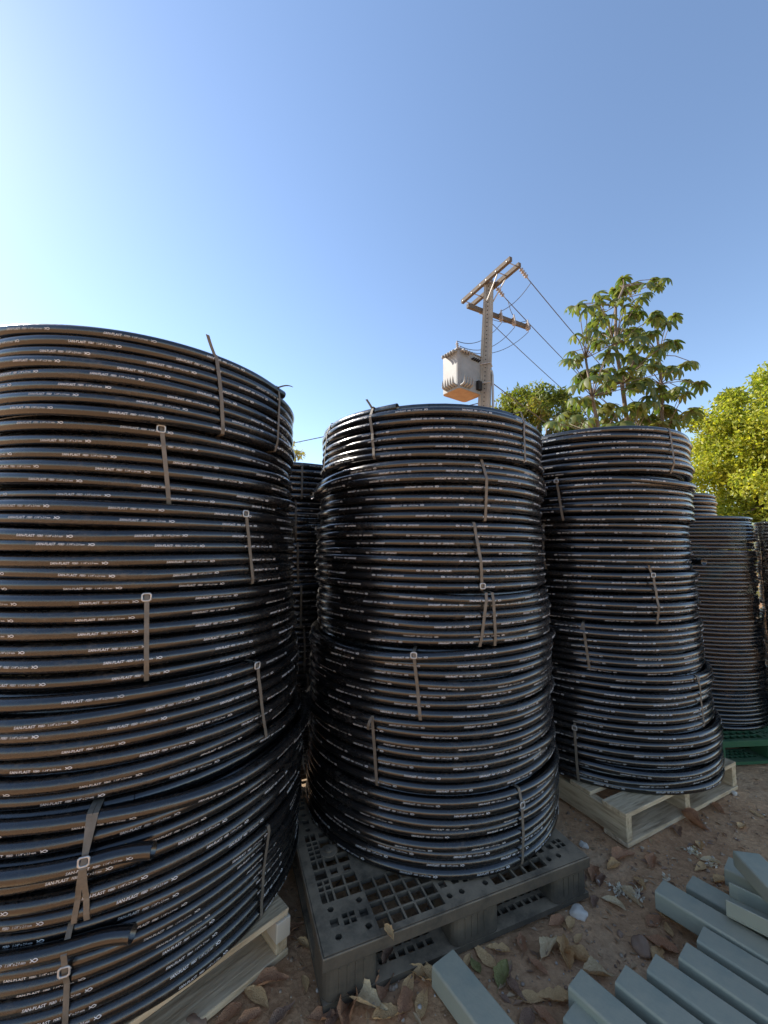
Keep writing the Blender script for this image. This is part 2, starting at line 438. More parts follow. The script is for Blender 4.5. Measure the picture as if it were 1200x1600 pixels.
def make_coil(st, i, nco, z1, z0, R, n, flip=False, straps=(), tails=(), mods=(), end=None, dx=0.0, dy=0.0, layers=3, label=None, pr=PR):
    root = empty('pipe_coil', (st.c[0] + dx, st.c[1] + dy, z0), 0, label or ('black pipe coil, %s %s' % (
        'topmost' if i == 0 else ('lowest' if i == nco - 1 else ORD[i] + ' from top'), st.where)), 'pipe coil', st.group)
    h = z1 - z0; sp = (h - 2 * pr) / (n - 1); D = 2 * pr
    seg, sides = st.seg, st.sides
    ov, ovp = rng.uniform(0.002, 0.007), rng.uniform(0, PI)
    tl, tlp = rng.uniform(0, 0.004), rng.uniform(0, 2 * PI)
    turn_dr = rng.normal(0, 0.0032, n + 1)
    turn_dz = rng.normal(0, 0.0010, n + 1)
    nph = rng.uniform(0, 2 * PI, (n + 1, 3)); namp = rng.uniform(0.0006, 0.0034, (n + 1, 3))
    mods = list(mods) + [(int(rng.integers(0, n)), rng.uniform(-80, 80), rng.uniform(14, 40), rng.uniform(-0.3, 0.3), rng.uniform(0.1, 0.5)) for _ in range(4)]
    def rz(k, th):
        r = R - pr + ov * np.cos(2 * th + ovp) + turn_dr[k]
        z = pr + sp * k + tl * np.cos(th - tlp) + turn_dz[k]
        for q in range(3):
            r = r + namp[k, q] * np.sin((q + 2) * th + nph[k, q]); z = z + 0.5 * namp[k, q] * np.sin((q + 1) * th + nph[k, q] * 2)
        for (mk, tc, sg, dz, dr) in mods:
            if mk == k:
                g = np.exp(-((th - rad(tc)) / rad(sg)) ** 2)
                r = r + dr * D * g; z = z + dz * D * g
        return r, z
    # outer layer: one continuous pipe, the step to the next row lies at the back
    TH, RR, ZZ = [], [], []
    th1 = np.linspace(-PI, PI, seg, endpoint=False)
    for k in range(n):
        r, z = rz(k, th1)
        if k < n - 1:
            r2, z2 = rz(k + 1, th1 * 0 - PI)
            w = np.clip((th1 - rad(140)) / rad(40), 0, 1); w = w * w * (3 - 2 * w)
            r = r * (1 - w) + r2 * w; z = z * (1 - w) + z2 * w
        TH.append(th1 + 2 * PI * k); RR.append(r); ZZ.append(z)
    TH, RR, ZZ = map(np.concatenate, (TH, RR, ZZ))
    if end is not None:
        keep = TH <= end + 2 * PI * (n - 1)
        TH, RR, ZZ = TH[keep], RR[keep], ZZ[keep]
    paths = []
    RD = st.dirs(TH); P = RD * RR[:, None]; P[:, 2] = ZZ
    if end is not None:
        T = P[-1] - P[-2]; T[2] = 0; T /= np.linalg.norm(T)
        ext = P[-1] + T * np.linspace(0.015, 0.095, 6)[:, None]
        P = np.concatenate([P, ext]); RD = np.concatenate([RD, np.repeat(RD[-1:], 6, 0)]); TH = np.concatenate([TH, np.repeat(TH[-1:], 6)])
    paths.append((P, RD, TH, 1))
    for (row, t0, t1, dr, straight) in tails:
        t0, t1 = rad(t0), rad(t1); m = max(12, int(abs(t1 - t0) / (2 * PI) * seg))
        t = np.linspace(t0, t1, m); w = np.clip(np.linspace(0, 1, m) / 0.35, 0, 1); w = w * w * (3 - 2 * w)
        r = R - pr + D * dr * w; z = pr + sp * (row + 0 * t) 
        RDt = st.dirs(t); Pt = RDt * r[:, None]; Pt[:, 2] = z
        T = Pt[-1] - Pt[-2]; T /= np.linalg.norm(T)
        k = 6; ext = Pt[-1] + T * np.linspace(straight / k, straight, k)[:, None] + RDt[-1] * (0.02 * np.linspace(1 / k, 1, k)[:, None] ** 2)
        Pt = np.concatenate([Pt, ext]); RDt = np.concatenate([RDt, np.repeat(RDt[-1:], k, 0)]); t = np.concatenate([t, np.repeat(t[-1:], k)])
        paths.append((Pt, RDt, t, 1 if t1 > t0 else -1))
    Vs, Qs, nn = [], [], 0
    def put(V, Q):
        nonlocal nn
        Vs.append(V); Qs.append(Q + nn); nn += len(V)
    for P, RD, t, sg in paths:
        put(*sweep(P, RD, pr, sides))
        put(*end_cap(P, RD, pr, True, sides)); put(*end_cap(P, RD, pr, False, sides))
    # inner layers, hidden but for the top
    thi = np.linspace(0, 2 * PI, 49)
    for j in range(1, layers + 1):
        for k in range(n):
            rdv = st.dirs(thi); Pi = rdv * (R - pr - 0.0365 * j + rng.normal(0, 0.001)); Pi[:, 2] = pr + sp * k + rng.normal(0, 0.001) 
            put(*sweep(Pi, rdv, pr * 0.985, 8))
    pipe = mesh_obj('pipe', np_mesh('pipe', np.concatenate(Vs), np.concatenate(Qs), M['pipe']), root)
    # white marking on the outer layer
    if st.lettering:
        LV, LT, ln = [], [], 0
        pitch = rng.uniform(0.262, 0.272)
        for P, RD, t, sg in paths:
            s = np.concatenate([[0], np.cumsum(np.linalg.norm(np.diff(P, axis=0), axis=1))])
            s0 = rng.uniform(0, pitch); vphi = rng.uniform(0, 6, 3)
            while s0 + PLEN < s[-1]:
                mid = s0 + PLEN / 2; tm = np.interp(mid, s, t); tw = (tm + PI) % (2 * PI) - PI
                if abs(tw) < rad(105):
                    phi0 = rad(-6) + rad(13) * math.sin(mid * 0.21 + vphi[0]) + rad(8) * math.sin(mid * 0.9 + vphi[1])
                    a, v = PV[:, 0], PV[:, 1]
                    if flip != (sg < 0): a, v = PLEN - a, -v
                    ss = s0 + a
                    p = np.stack([np.interp(ss, s, P[:, q]) for q in range(3)], 1)
                    rd_ = np.stack([np.interp(ss, s, RD[:, q]) for q in range(3)], 1); rd_ /= np.linalg.norm(rd_, axis=1)[:, None]
                    phi = phi0 + v / pr
                    up = np.array([0, 0, 1.0])
                    X = p + (pr + 0.0005) * (np.cos(phi)[:, None] * rd_ + np.sin(phi)[:, None] * up)
                    LV.append(X); LT.append(PT + ln); ln += len(X)
                s0 += pitch
        mesh_obj('lettering', np_mesh('lettering', np.concatenate(LV), np.concatenate(LT), M['print'], smooth=False), pipe)
    # straps round the bundle
    thick = 36.5e-3 * layers + D
    todo = []
    for sdef in straps:
        xt, yt, xb, yb = sdef[:4]
        b = sdef[4] if len(sdef) > 4 else None
        tail = sdef[5] if len(sdef) > 5 else None
        ta, tb = st.theta(xt, yt, R)[0], st.theta(xb, yb, R)[0]
        todo.append((ta, tb, b, tail))
    base = todo[0][0] if todo else 0.3
    if not st.lettering and not straps: base = 0
    for dth in (2.2, -2.2, 3.14):
        todo.append((base + dth, base + dth + rng.uniform(-.02, .02), None, None))
    def rows_at(ta, tb):
        out = []
        for k in range(n - 1, -1, -1):
            f = 1 - (pr + sp * k) / h; th = ta + (tb - ta) * f; th = (th + PI) % (2 * PI) - PI
            r, z = rz(k, np.array([th])); out.append((float(z[0]), float(r[0]) + pr, f))
        for (row, t0, t1, dr, _) in tails:
            f = 1 - (pr + sp * row) / h; th = ta + (tb - ta) * f
            if min(rad(t0), rad(t1)) < th < max(rad(t0), rad(t1)) + 0.1: out.append((pr + sp * row, R + D * dr, f))
        return sorted(out, key=lambda q: -q[0])
    for ta, tb, b, tail in todo:
        make_strap(st, root, R, h, thick, ta, tb, b, tail, rows_at(ta, tb))
    return root

def make_strap(st, root, R, h, thick, ta, tb, b, tail, rows, w=0.012):
    ro = R + 0.0045; ri = R - thick - 0.006
    # the strap is pulled taut over the proudest pipes of the bundle
    H_ = [(h - 0.003, rows[0][1] - 0.004)] + [(z, r + 0.0016) for z, r, f in rows] + [(0.003, rows[-1][1] - 0.004)]
    H_ = [q for i, q in enumerate(H_) if i == 0 or q[0] < H_[i - 1][0] - 0.001]
    taut = []
    for i, (z, r) in enumerate(H_):
        for p_ in range(max(0, i - 2), i):
            for q_ in range(i + 1, min(len(H_), i + 3)):
                za, ra = H_[p_]; zb, rb = H_[q_]; r = max(r, ra + (rb - ra) * (za - z) / max(1e-6, za - zb))
        taut.append((z, r))
    pts = [(r, z, ta + (tb - ta) * (1 - z / h)) for z, r in taut]      # (r, z, theta)
    pts += [(R - 0.012, 0.0008, tb), (ri + 0.006, 0.0008, tb), (ri, 0.006, tb), (ri, h - 0.006, ta), (ri + 0.006, h - 0.0008, ta), (R - 0.012, h - 0.0008, ta)]
    V = []; F = []
    n = len(pts)
    # ribbon with thickness: the sides are offset along the circle
    for (r, z, t) in pts:
        d = st.dirs(t); tg = st.dirs(t + PI / 2)
        for sx in (-1, 1):
            for q in (0, 1):
                nr, nz = 0, 0
                inward = 0.0009 * q
                rr = r - inward if r > R - 0.011 else (r + inward if r < ri + 0.001 else r)
                zz = z if (r > R - 0.011 or r < ri + 0.001) else (z + inward if z < h / 2 else z - inward)
                p = d * rr + tg * sx * w / 2; V.append((p[0], p[1], zz))
    for i in range(n):
        j = (i + 1) % n; A, B = i * 4, j * 4
        F += [(A, A + 2, B + 2, B), (A + 1, B + 1, B + 3, A + 3), (A, B, B + 1, A + 1), (A + 2, A + 3, B + 3, B + 2)]
    mb = MB(); mb.add(V, F)
    if tail:
        kind, ln = tail; ro = taut[0][1] + 0.001
        d = st.dirs(ta); tg = st.dirs(ta + PI / 2); P0 = []
        for f in np.linspace(0, 1, 7):
            if kind == 'up': c = d * (ro + 0.012 * f * f) + tg * (-ln * 0.55 * f); z = h - 0.012 + (ln + 0.012) * 0.8 * f
            elif kind == 'out': c = d * (ro + 0.05 * ln / 0.06 * f) + tg * (ln * 0.75 * f); z = h - 0.006 + 0.016 * math.sin(2.0 * f)
            else: c = d * (ro + 0.005 + 0.012 * math.sin(PI * f)) + tg * (-ln * 0.30 * f); z = h - 0.004 - ln * f
            P0.append((c, z))
        V = []; F = []
        for c, z in P0:
            for sx in (-1, 1): 
                p = c + tg * sx * w * 0.46; V.append((p[0], p[1], z))
            for sx in (-1, 1):
                p = c + tg * sx * w * 0.46 + d * 0.0009; V.append((p[0], p[1], z + 0.0004))
        for i in range(6):
            A, B = i * 4, i * 4 + 4
            F += [(A, A + 1, B + 1, B), (A + 2, B + 2, B + 3, A + 3), (A, B, B + 2, A + 2), (A + 1, A + 3, B + 3, B + 1)]
        mb.add(V, F)
    so = mb.build('strap', M['strap'], root)
    if b is not None:
        f = b; t = ta + (tb - ta) * f; z = h - 0.012 - (h - 0.024) * f
        d = st.dirs(t); tg = st.dirs(t + PI / 2); up = np.array([0, 0, 1.0])
        rb_ = float(np.interp(z, [q[0] for q in taut][::-1], [q[1] for q in taut][::-1]))
        o = d * (rb_ + 0.0030) + up * z
        mb = MB()
        W, Hh = 0.0105, 0.0100
        loop = [(-W, -Hh * .65), (-W * .65, -Hh), (W * .65, -Hh), (W, -Hh * .65), (W, Hh * .65), (W * .65, Hh), (-W * .65, Hh), (-W, Hh * .65)]
        V = []; F = []
        for i, (x, y) in enumerate(loop):
            nrm = np.array([x, y]) / math.hypot(x, y)
            for q in range(6):
                a = q * PI / 3; e = 0.0028
                p = o + tg * (x + nrm[0] * e * math.cos(a)) + up * (y + nrm[1] * e * math.cos(a)) + d * e * 0.7 * math.sin(a)
                V.append(p)
        for i in range(8):
            j = (i + 1) % 8
            for q in range(6):
                k = (q + 1) % 6; F.append((i * 6 + q, j * 6 + q, j * 6 + k, i * 6 + k))
        mb.add(V, F); mb.build('buckle', M['buckle'], so, smooth=True)

def build_stack(st, zs, Rs, specs):
    out = []
    for i in range(len(Rs)):
        s = dict(specs.get(i, {})); z1, z0 = zs[i] - 0.0012, zs[i + 1] + 0.0012
        n = s.pop('n', max(4, round((z1 - z0) / (2 * PR))))
        out.append(make_coil(st, i, len(Rs), z1, z0, Rs[i], n, dx=rng.uniform(-.008, .008), dy=rng.uniform(-.008, .008), **s))
    return out

LS = Stack(-0.95, 1.60, 'in the stack on the white-ended pallet', 'coils stacked beside the grey plastic pallet', seg=180, sides=14)
build_stack(LS, [1.953, 1.685, 1.447, 1.195, 0.95, 0.68, 0.43, 0.145], [0.555, 0.542, 0.57, 0.575, 0.605, 0.628, 0.625], {
    0: dict(n=8, pr=0.0172, straps=[(336, 545, 347, 662, None, ('up', 0.06)), (437, 590, 431, 690, None, ('out', 0.05))], end=LS.theta(428, 585, 0.555)[0]),
    1: dict(straps=[(250, 660, 263, 775, 0.0)]),
    2: dict(straps=[(381, 793, 395, 910, 0.0)]),
    3: dict(straps=[(227, 930, 226, 1075, 0.0)]),
    4: dict(straps=[(400, 1040, 412, 1168, 0.0)], mods=[(0, 55, 30, -0.1, 0.5)]),
    5: dict(n=6, straps=[(150, 1280, 118, 1400, 0.34), (135, 1345, 137, 1420)], tails=[(3.0, -150, math.degrees(LS.theta(170, 1345, 0.64)[0]), 1.0, 0.095)],
            mods=[(5, 25, 26, -0.5, 0.9), (4, 55, 25, 0.5, 0.6), (5, 75, 22, -0.9, 0.7)]),
    6: dict(n=8, straps=[(112, 1405, 103, 1590, 0.27), (414, 1290, 408, 1400)], tails=[(6.4, -150, math.degrees(LS.theta(140, 1455, 0.64)[0]), 1.0, 0.09)],
            mods=[(7, 35, 30, 0.0, 0.5), (5, 50, 30, 0.2, 0.4)]),
})
MS = Stack(0.24, 2.096, 'of the stack on the grey plastic pallet', 'coils stacked on the grey plastic pallet', seg=150)
build_stack(MS, [1.93, 1.69, 1.432, 1.16, 0.947, 0.689, 0.427, 0.152], [0.565, 0.578, 0.585, 0.583, 0.595, 0.598, 0.602], {
    0: dict(n=7, pr=0.0176, straps=[(578, 640, 584, 722, None, ('up', 0.045)), (514, 680, 510, 735), (817, 655, 815, 720)], end=MS.theta(590, 640, 0.565)[0]),
    1: dict(n=7, straps=[(757, 728, 762, 810)], tails=[(4.2, -175, -88, 1.1, 0.06)],
            mods=[(6, -78, 42, -1.15, 0.75), (5, -82, 40, -1.0, 0.8), (6, 85, 40, -0.8, 0.6), (4, 88, 32, 0.1, 0.6), (4, 10, 60, 0.35, 0.15)]),
    2: dict(n=8, pr=0.0174, flip=True, straps=[(745, 825, 757, 922, 0.97)], mods=[(6, 85, 45, 0, 0.3)]),
    3: dict(n=6, straps=[(766, 935, 773, 1010), (757, 928, 748, 962)]),
    4: dict(n=7, straps=[(650, 1020, 660, 1125, 0.02)], mods=[(6, 0, 120, 0.0, 0.35), (6, 88, 25, 0.0, 0.4)]),
    5: dict(n=7, straps=[(587, 1130, 592, 1228, None, ('down', 0.05))]),
    6: dict(n=8, straps=[(814, 1222, 818, 1345, 0.17)]),
})
RS = Stack(1.35, 2.60, 'of the stack behind the steel bars', 'coils stacked on the pallet behind the steel bars', seg=130)
build_stack(RS, [1.995, 1.735, 1.48, 1.212, 0.946, 0.70, 0.433, 0.147], [0.575, 0.563, 0.556, 0.566, 0.58, 0.60, 0.622], {
    0: dict(n=7, flip=True, straps=[(1048, 672, 1050, 735, None, None)]),
    1: dict(n=7, straps=[(868, 755, 880, 815, 0.05)], mods=[(6, 58, 40, -0.9, 0.8), (6, -60, 40, -0.5, 0.3), (5, 70, 30, -0.1, 0.3)]),
    2: dict(n=7, flip=True, straps=[(851, 830, 854, 890)], tails=[(0.8, 178, 88, 1.1, 0.05)]),
    3: dict(n=7, straps=[(1020, 900, 1032, 972, 0.0, ('up', 0.05))]),
    4: dict(n=7, straps=[(913, 982, 924, 1058, None, ('down', 0.06))]),
    5: dict(n=7, straps=[(1090, 1065, 1101, 1125, None, ('down', 0.03))]),
    6: dict(n=7, straps=[(897, 1143, 903, 1220, 0.03)]),
})
BS = Stack(-0.70, 2.92, 'in the dim stack behind the gap', 'coils stacked behind the gap', seg=96, sides=10)
build_stack(BS, [1.85, 1.62, 1.36, 1.10, 0.84, 0.58, 0.36, 0.145], [0.58] * 7, {0: dict(straps=[(470, 730, 470, 765)], layers=2), **{k: dict(layers=1, straps=[(455 + 5 * k, 760 + 50 * k, 456 + 5 * k, 800 + 50 * k)]) for k in range(1, 7)}})
FS = Stack(3.02, 4.40, 'of the bare stack behind the film-wrapped coils', 'coils stacked behind the wrapped ones', seg=72, sides=8, lettering=False)
build_stack(FS, [1.90, 1.64, 1.38, 1.12, 0.86, 0.60, 0.37, 0.145], [0.58] * 7, {k: dict(layers=1) for k in range(7)})
W1 = Stack(2.36, 3.16, 'film-wrapped stack on the green pallet', 'film-wrapped coils on the green pallet', seg=84, sides=8, lettering=False)
W2 = Stack(3.46, 2.98, 'film-wrapped stack beside the green pallet stack', 'film-wrapped coils beside the green pallet', seg=84, sides=8, lettering=False)
for st_, top in ((W1, 1.575), (W2, 1.56)):
    zs = [top - (top - 0.152) * k / 6 for k in range(7)]
    rr_ = [0.462, 0.470, 0.462, 0.474, 0.47, 0.478]
    for i in range(6):
        make_coil(st_, i, 6, zs[i] - 0.001, zs[i + 1] + 0.001, rr_[i], 9, layers=2, pr=0.0132,
                  label='thin black pipe coil, %s in the %s' % ('topmost' if i == 0 else ('lowest' if i == 5 else ORD[i] + ' from top'), st_.where))

# clear film round the two thin-pipe stacks
def film(st, z0, z1, r, label, grp):
    nu, nv = 160, 60
    V = np.zeros((nv + 1, nu, 3))
    for j in range(nv + 1):
        z = z0 + (z1 - z0) * j / nv
        for i in range(nu):
            t = i * 2 * PI / nu
            rr = r + 0.006 * noise.noise(Vector((3 * math.cos(t), 3 * math.sin(t), z * 7))) + 0.004 * noise.noise(Vector((9 * math.cos(t), 9 * math.sin(t), z * 16 + t * 2)))
            zz = z + (0.03 * noise.noise(Vector((2 * math.cos(t), 2 * math.sin(t), j))) if j in (0, nv) else 0)
            d = st.dirs(t); V[j, i] = (d[0] * rr, d[1] * rr, zz)
    idx = np.arange((nv + 1) * nu).reshape(nv + 1, nu); nx = np.roll(idx, -1, 1)
    Q = np.stack([idx[:-1], nx[:-1], nx[1:], idx[1:]], -1).reshape(-1, 4)
    o = mesh_obj('stretch_film', np_mesh('stretch_film', V.reshape(-1, 3), Q, M['film']), loc=(st.c[0], st.c[1], 0))
    tag(o, label, 'plastic film', grp)
film(W1, 0.30, 1.52, 0.487, 'clear wrinkled stretch film round the coils on the green pallet', 'stretch film wraps')
film(W2, 0.25, 1.58, 0.487, 'clear wrinkled stretch film round the coils beside the green pallet', 'stretch film wraps')

# ================================================================== PALLETS
def place(corner, ang, z=0.0): return (corner[0], corner[1], z), ang
def wood_pallet(corner, ang, Lx, Ly, label, boards_along='x', nb=7, H=0.14, pale=False):
    """local x,y from the near corner; top boards run along x, stringers along y"""
    root = empty('wooden_pallet', (corner[0], corner[1], 0), ang, label, 'pallet', None)
    bw = 0.115; t = 0.020
    gap = (Ly - nb * bw) / (nb - 1)
    for k in range(nb):
        y = k * (bw + gap); mb = MB()
        mb.bbox((random.uniform(-.006, .006), y, H - t), (Lx + random.uniform(-.006, .006), y + bw, H + random.uniform(-.001, .002)), 0.003, jit=0.0015)
        mb.build('top_board', M['wood'], root)
    for k in range(3):
        x = k * (Lx - 0.045) / 2; mb = MB()
        mb.bbox((x + .002, 0.004, t + 0.001), (x + 0.043, Ly - 0.004, H - t - 0.001), 0.003, jit=0.001)
        mb.build('stringer', M['wood_y'], root)
    for k in (0, nb // 2, nb - 1):
        y = k * (bw + gap); mb = MB()
        mb.bbox((0, y, 0.0), (Lx, y + bw, t), 0.003, jit=0.001)
        mb.build('bottom_board', M['wood'], root)
    return root
wpR = wood_pallet((1.10, 1.872), rad(26.5), 1.0, 1.2, 'weathered wooden pallet under the coils behind the steel bars', nb=7, H=0.145)
# pallet with rounded boards by the left stack: corner on its +x/+y side
wl = wood_pallet((-1.007, 0.698), rad(45), 1.0, 1.2, 'pale wooden pallet with a white block end beside the grey plastic pallet', nb=6, H=0.143)
mb = MB(); mb.bbox((0.952, -0.004, 0.06), (1.003, 0.06, 0.119), 0.003); mb.build('white_block', plain('white_painted_wood', (0.60, 0.50, 0.37), 0.75), wl)
wood_pallet((-1.28, 2.40), rad(5), 1.2, 1.0, 'wooden pallet under the coils standing behind the gap', nb=6, H=0.143)
wood_pallet((2.42, 3.90), rad(5), 1.2, 1.0, 'wooden pallet under the unwrapped coils behind the film-wrapped ones', nb=6, H=0.143)

def plate(mb, x0, y0, x1, y1, z0, z1, holes):
    """plate with rectangular and round through-holes on a cell grid; holes: list of (xa,ya,xb,yb,kind)"""
    xs = sorted({x0, x1, *[round(h[0], 5) for h in holes], *[round(h[2], 5) for h in holes]})
    ys = sorted({y0, y1, *[round(h[1], 5) for h in holes], *[round(h[3], 5) for h in holes]})
    hd = {(round(h[0], 5), round(h[1], 5), round(h[2], 5), round(h[3], 5)): h[4] for h in holes}
    import bisect
    nx, ny = len(xs) - 1, len(ys) - 1
    state = np.zeros((nx, ny), int)
    for (a, b, c, d), kind in hd.items():
        i0, i1 = bisect.bisect_left(xs, a), bisect.bisect_left(xs, c); j0, j1 = bisect.bisect_left(ys, b), bisect.bisect_left(ys, d)
        if kind == 'r': state[i0:i1, j0:j1] = 1
        elif kind == 'o': state[i0:i1, j0:j1] = 2
    V, F = [], []
    vid = {}
    def v(x, y, z):
        k = (round(x, 5), round(y, 5), round(z, 5))
        if k not in vid: vid[k] = len(V); V.append(k)
        return vid[k]
    def wall(xa, ya, xb, yb): F.append((v(xa, ya, z0), v(xb, yb, z0), v(xb, yb, z1), v(xa, ya, z1)))
    for i in range(nx):
        for j in range(ny):
            xa, xb, ya, yb = xs[i], xs[i + 1], ys[j], ys[j + 1]
            if state[i, j] == 0:
                F.append((v(xa, ya, z1), v(xb, ya, z1), v(xb, yb, z1), v(xa, yb, z1)))
                F.append((v(xa, ya, z0), v(xa, yb, z0), v(xb, yb, z0), v(xb, ya, z0)))
                if i == 0 or state[i - 1, j] == 1: wall(xa, yb, xa, ya)
                if i == nx - 1 or state[i + 1, j] == 1: wall(xb, ya, xb, yb)
                if j == 0 or state[i, j - 1] == 1: wall(xa, ya, xb, ya)
                if j == ny - 1 or state[i, j + 1] == 1: wall(xb, yb, xa, yb)
    for (a, b, c, d), kind in hd.items():
        if kind != 'o': continue
        cx, cy, rr = (a + c) / 2, (b + d) / 2, min(c - a, d - b) * 0.42
        K = 12
        i0, i1 = bisect.bisect_left(xs, a), bisect.bisect_left(xs, c); j0, j1 = bisect.bisect_left(ys, b), bisect.bisect_left(ys, d)
        per = [(xs[i], b) for i in range(i0, i1)] + [(c, ys[j]) for j in range(j0, j1)] + [(xs[i], d) for i in range(i1, i0, -1)] + [(a, ys[j]) for j in range(j1, j0, -1)]
        ci = [(cx + rr * math.cos(q * 2 * PI / K), cy + rr * math.sin(q * 2 * PI / K)) for q in range(K)]
        for z, flip in ((z1, False), (z0, True)):
            base = len(V)
            pv = [v(x, y, z) for x, y in per]; cv = []
            for x, y in ci: V.append((x, y, z)); cv.append(len(V) - 1)
            # fan: each perimeter point to its nearest circle points
            np_ = len(per)
            near = [min(range(K), key=lambda q: (ci[q][0] - x) ** 2 + (ci[q][1] - y) ** 2) for x, y in per]
            for q in range(np_):
                n2 = (q + 1) % np_; k = near[q]
                f = (pv[q], pv[n2], cv[near[n2]]); F.append(f if not flip else f[::-1])
                while k != near[n2]:
                    k2 = (k + 1) % K; f = (pv[q], cv[k2], cv[k]); F.append(f if not flip else f[::-1]); k = k2
            if z == z1: top = cv
            else: bot = cv
        for q in range(K):
            k2 = (q + 1) % K; F.append((top[q], top[k2], bot[k2], bot[q]))
    mb.add(V, F)

def plastic_pallet(corner, ang, Lx, Ly, H, mat, label, detail=True):
    root = empty('plastic_pallet', (corner[0], corner[1], 0), ang, label, 'pallet')
    p = 0.0485; nx, ny = int((Lx - 0.03) / p), int((Ly - 0.03) / p)
    ox, oy = (Lx - nx * p) / 2, (Ly - ny * p) / 2
    holes = []
    q = random.Random(3)
    def cell(i, j, kind):
        x, y = ox + i * p, oy + j * p; g = 0.0034
        if kind == 'big': holes.append((x + g, y + g, x + p - g, y + p - g, 'r'))
        elif kind == 'half':
            holes.append((x + g, y + g, x + p / 2 - .003, y + p - g, 'r')); holes.append((x + p / 2 + .003, y + g, x + p - g, y + p - g, 'r'))
        elif kind == 'four':
            for a in (0, 1):
                for b in (0, 1):
                    xa = x + g if a == 0 else x + p / 2 + .003; xb = x + p / 2 - .003 if a == 0 else x + p - g
                    ya = y + g if b == 0 else y + p / 2 + .003; yb = y + p / 2 - .003 if b == 0 else y + p - g
                    holes.append((xa, ya, xb, yb, 'r'))
        elif kind == 'small': holes.append((x + .011, y + .011, x + p - .011, y + p - .011, 'r'))
        elif kind == 'round': holes.append((x + .012, y + .012, x + p - .012, y + p - .012, 'o'))
    for i in range(nx):
        for j in range(ny):
            u, w = i / (nx - 1), j / (ny - 1)
            bi = min(abs(u - t) for t in (0.04, 0.5, 0.96)); bj = min(abs(w - t) for t in (0.04, 0.5, 0.96))
            onblock = bi < 0.09 and bj < 0.075
            if onblock: kind = ['round', 'small', 'none', 'small', 'round', 'four'][(i * 2 + j * 3) % 6]
            elif (i in (3, 4, 5) and j in (4, 5, 6) and not (i == 5 and j == 6)) or (i in (nx - 5, nx - 4) and j in (ny - 6, ny - 5)): kind = 'none'
            elif i == 0 and j % 5 != 0: kind = 'four' if j % 3 else 'half'
            elif i == 1 and j == 7: kind = 'none'
            elif (i in (1, 2) and 3 < j < ny - 4): kind = 'small' if j % 4 == 1 else 'big'
            else: kind = 'big'
            cell(i, j, kind)
    mb = MB(); plate(mb, 0.0, 0.0, Lx, Ly, H - 0.014, H, holes)
    deck = mb.build('top_deck', mat, root)
    # turned-down rim
    mb = MB(); r = 0.006
    for lo, hi in (((-r, -r, H - 0.038), (Lx + r, 0.0, H - 0.002)), ((-r, Ly, H - 0.038), (Lx + r, Ly + r, H - 0.002)), ((-r, 0, H - 0.038), (0.0, Ly, H - 0.002)), ((Lx, 0, H - 0.038), (Lx + r, Ly, H - 0.002))):
        mb.bbox(lo, hi, 0.0025)
    mb.build('rim', mat, root)
    bl = []
    for a in (0.0, Lx / 2 - 0.085, Lx - 0.17):
        for b in (0.0, Ly / 2 - 0.08, Ly - 0.15):
            bm = bmesh.new(); bmesh.ops.create_cube(bm, size=1)
            w2, d2 = 0.17, 0.15
            if b == 0.0 and 0 < a < Lx - 0.2: w2 = 0.19
            for v in bm.verts:
                v.co = Vector((a + w2 * (v.co.x + .5), b + d2 * (v.co.y + .5), 0.024 + (H - 0.040) * (v.co.z + .5)))
            ve = [e for e in bm.edges if abs(e.verts[0].co.z - e.verts[1].co.z) > 0.01]
            bmesh.ops.bevel(bm, geom=ve, offset=0.03, segments=4, affect='EDGES', profile=0.5)
            bm.verts.index_update(); mb = MB(); mb.add([v.co[:] for v in bm.verts], [[v.index for v in f.verts] for f in bm.faces]); bm.free()
            for t in range(4):                      # moulded ribs on the faces
                mb.box((a + 0.045 + t * 0.025, b - 0.002, 0.04), (a + 0.05 + t * 0.025, b + 0.003, H - 0.045))
            mb.build('block', mat, root, smooth=False)
    # bottom frame with small holes
    hb = []
    for (xa, ya, xb, yb) in ((0.0, 0.0, Lx, 0.15), (0.0, Ly / 2 - .075, Lx, Ly / 2 + .075), (0.0, Ly - 0.15, Lx, Ly)):
        mb = MB(); hs = []
        k = 0.19
        while k < Lx - 0.19:
            if abs(k + .012 - Lx / 2) > 0.11:
                for b in (0.045, 0.08, 0.112):
                    hs.append((round(k, 4), round(ya + b, 4), round(k + 0.024, 4), round(ya + b + 0.021, 4), 'r'))
            k += 0.034
        plate(mb, xa, ya, xb, yb, 0.004, 0.022, hs); mb.build('bottom_runner', mat, root)
    for xa in (0.0, Lx / 2 - 0.06, Lx - 0.12):
        for ya, yb in ((0.151, Ly / 2 - .076), (Ly / 2 + .076, Ly - 0.151)):
            mb = MB(); mb.bbox((xa, ya, 0.004), (xa + 0.12, yb, 0.0215), 0.003); mb.build('bottom_runner', mat, root)
    for (bx, by) in ((ox + 1.6 * p, oy + 7.5 * p), (Lx - ox - 1.6 * p, oy + 7.5 * p), (ox + 1.6 * p, Ly - oy - 7.5 * p)):
        mb = MB(); mb.lathe([(0.034, H - 0.001), (0.034, H + 0.0025), (0.03, H + 0.003), (0.014, H + 0.003), (0.013, H + 0.0075), (0.006, H + 0.0085), (0.005, H + 0.005)], (bx, by, 0), seg=18)
        mb.build('bolt_boss', mat, root, smooth=False)
    return root
plastic_pallet((-0.161, 1.239), rad(21.84), 1.03, 1.2, 0.15, M['greyplastic'], 'dusty grey plastic pallet with square holes under a stack of coils')
plastic_pallet((1.98, 2.535), rad(6), 1.1, 1.15, 0.15, M['greenplastic'], 'green plastic pallet under the film-wrapped coils')
plastic_pallet((3.14, 2.44), rad(4), 1.0, 1.1, 0.148, M['greenplastic'], 'second green plastic pallet at the far side of the wrapped coils')

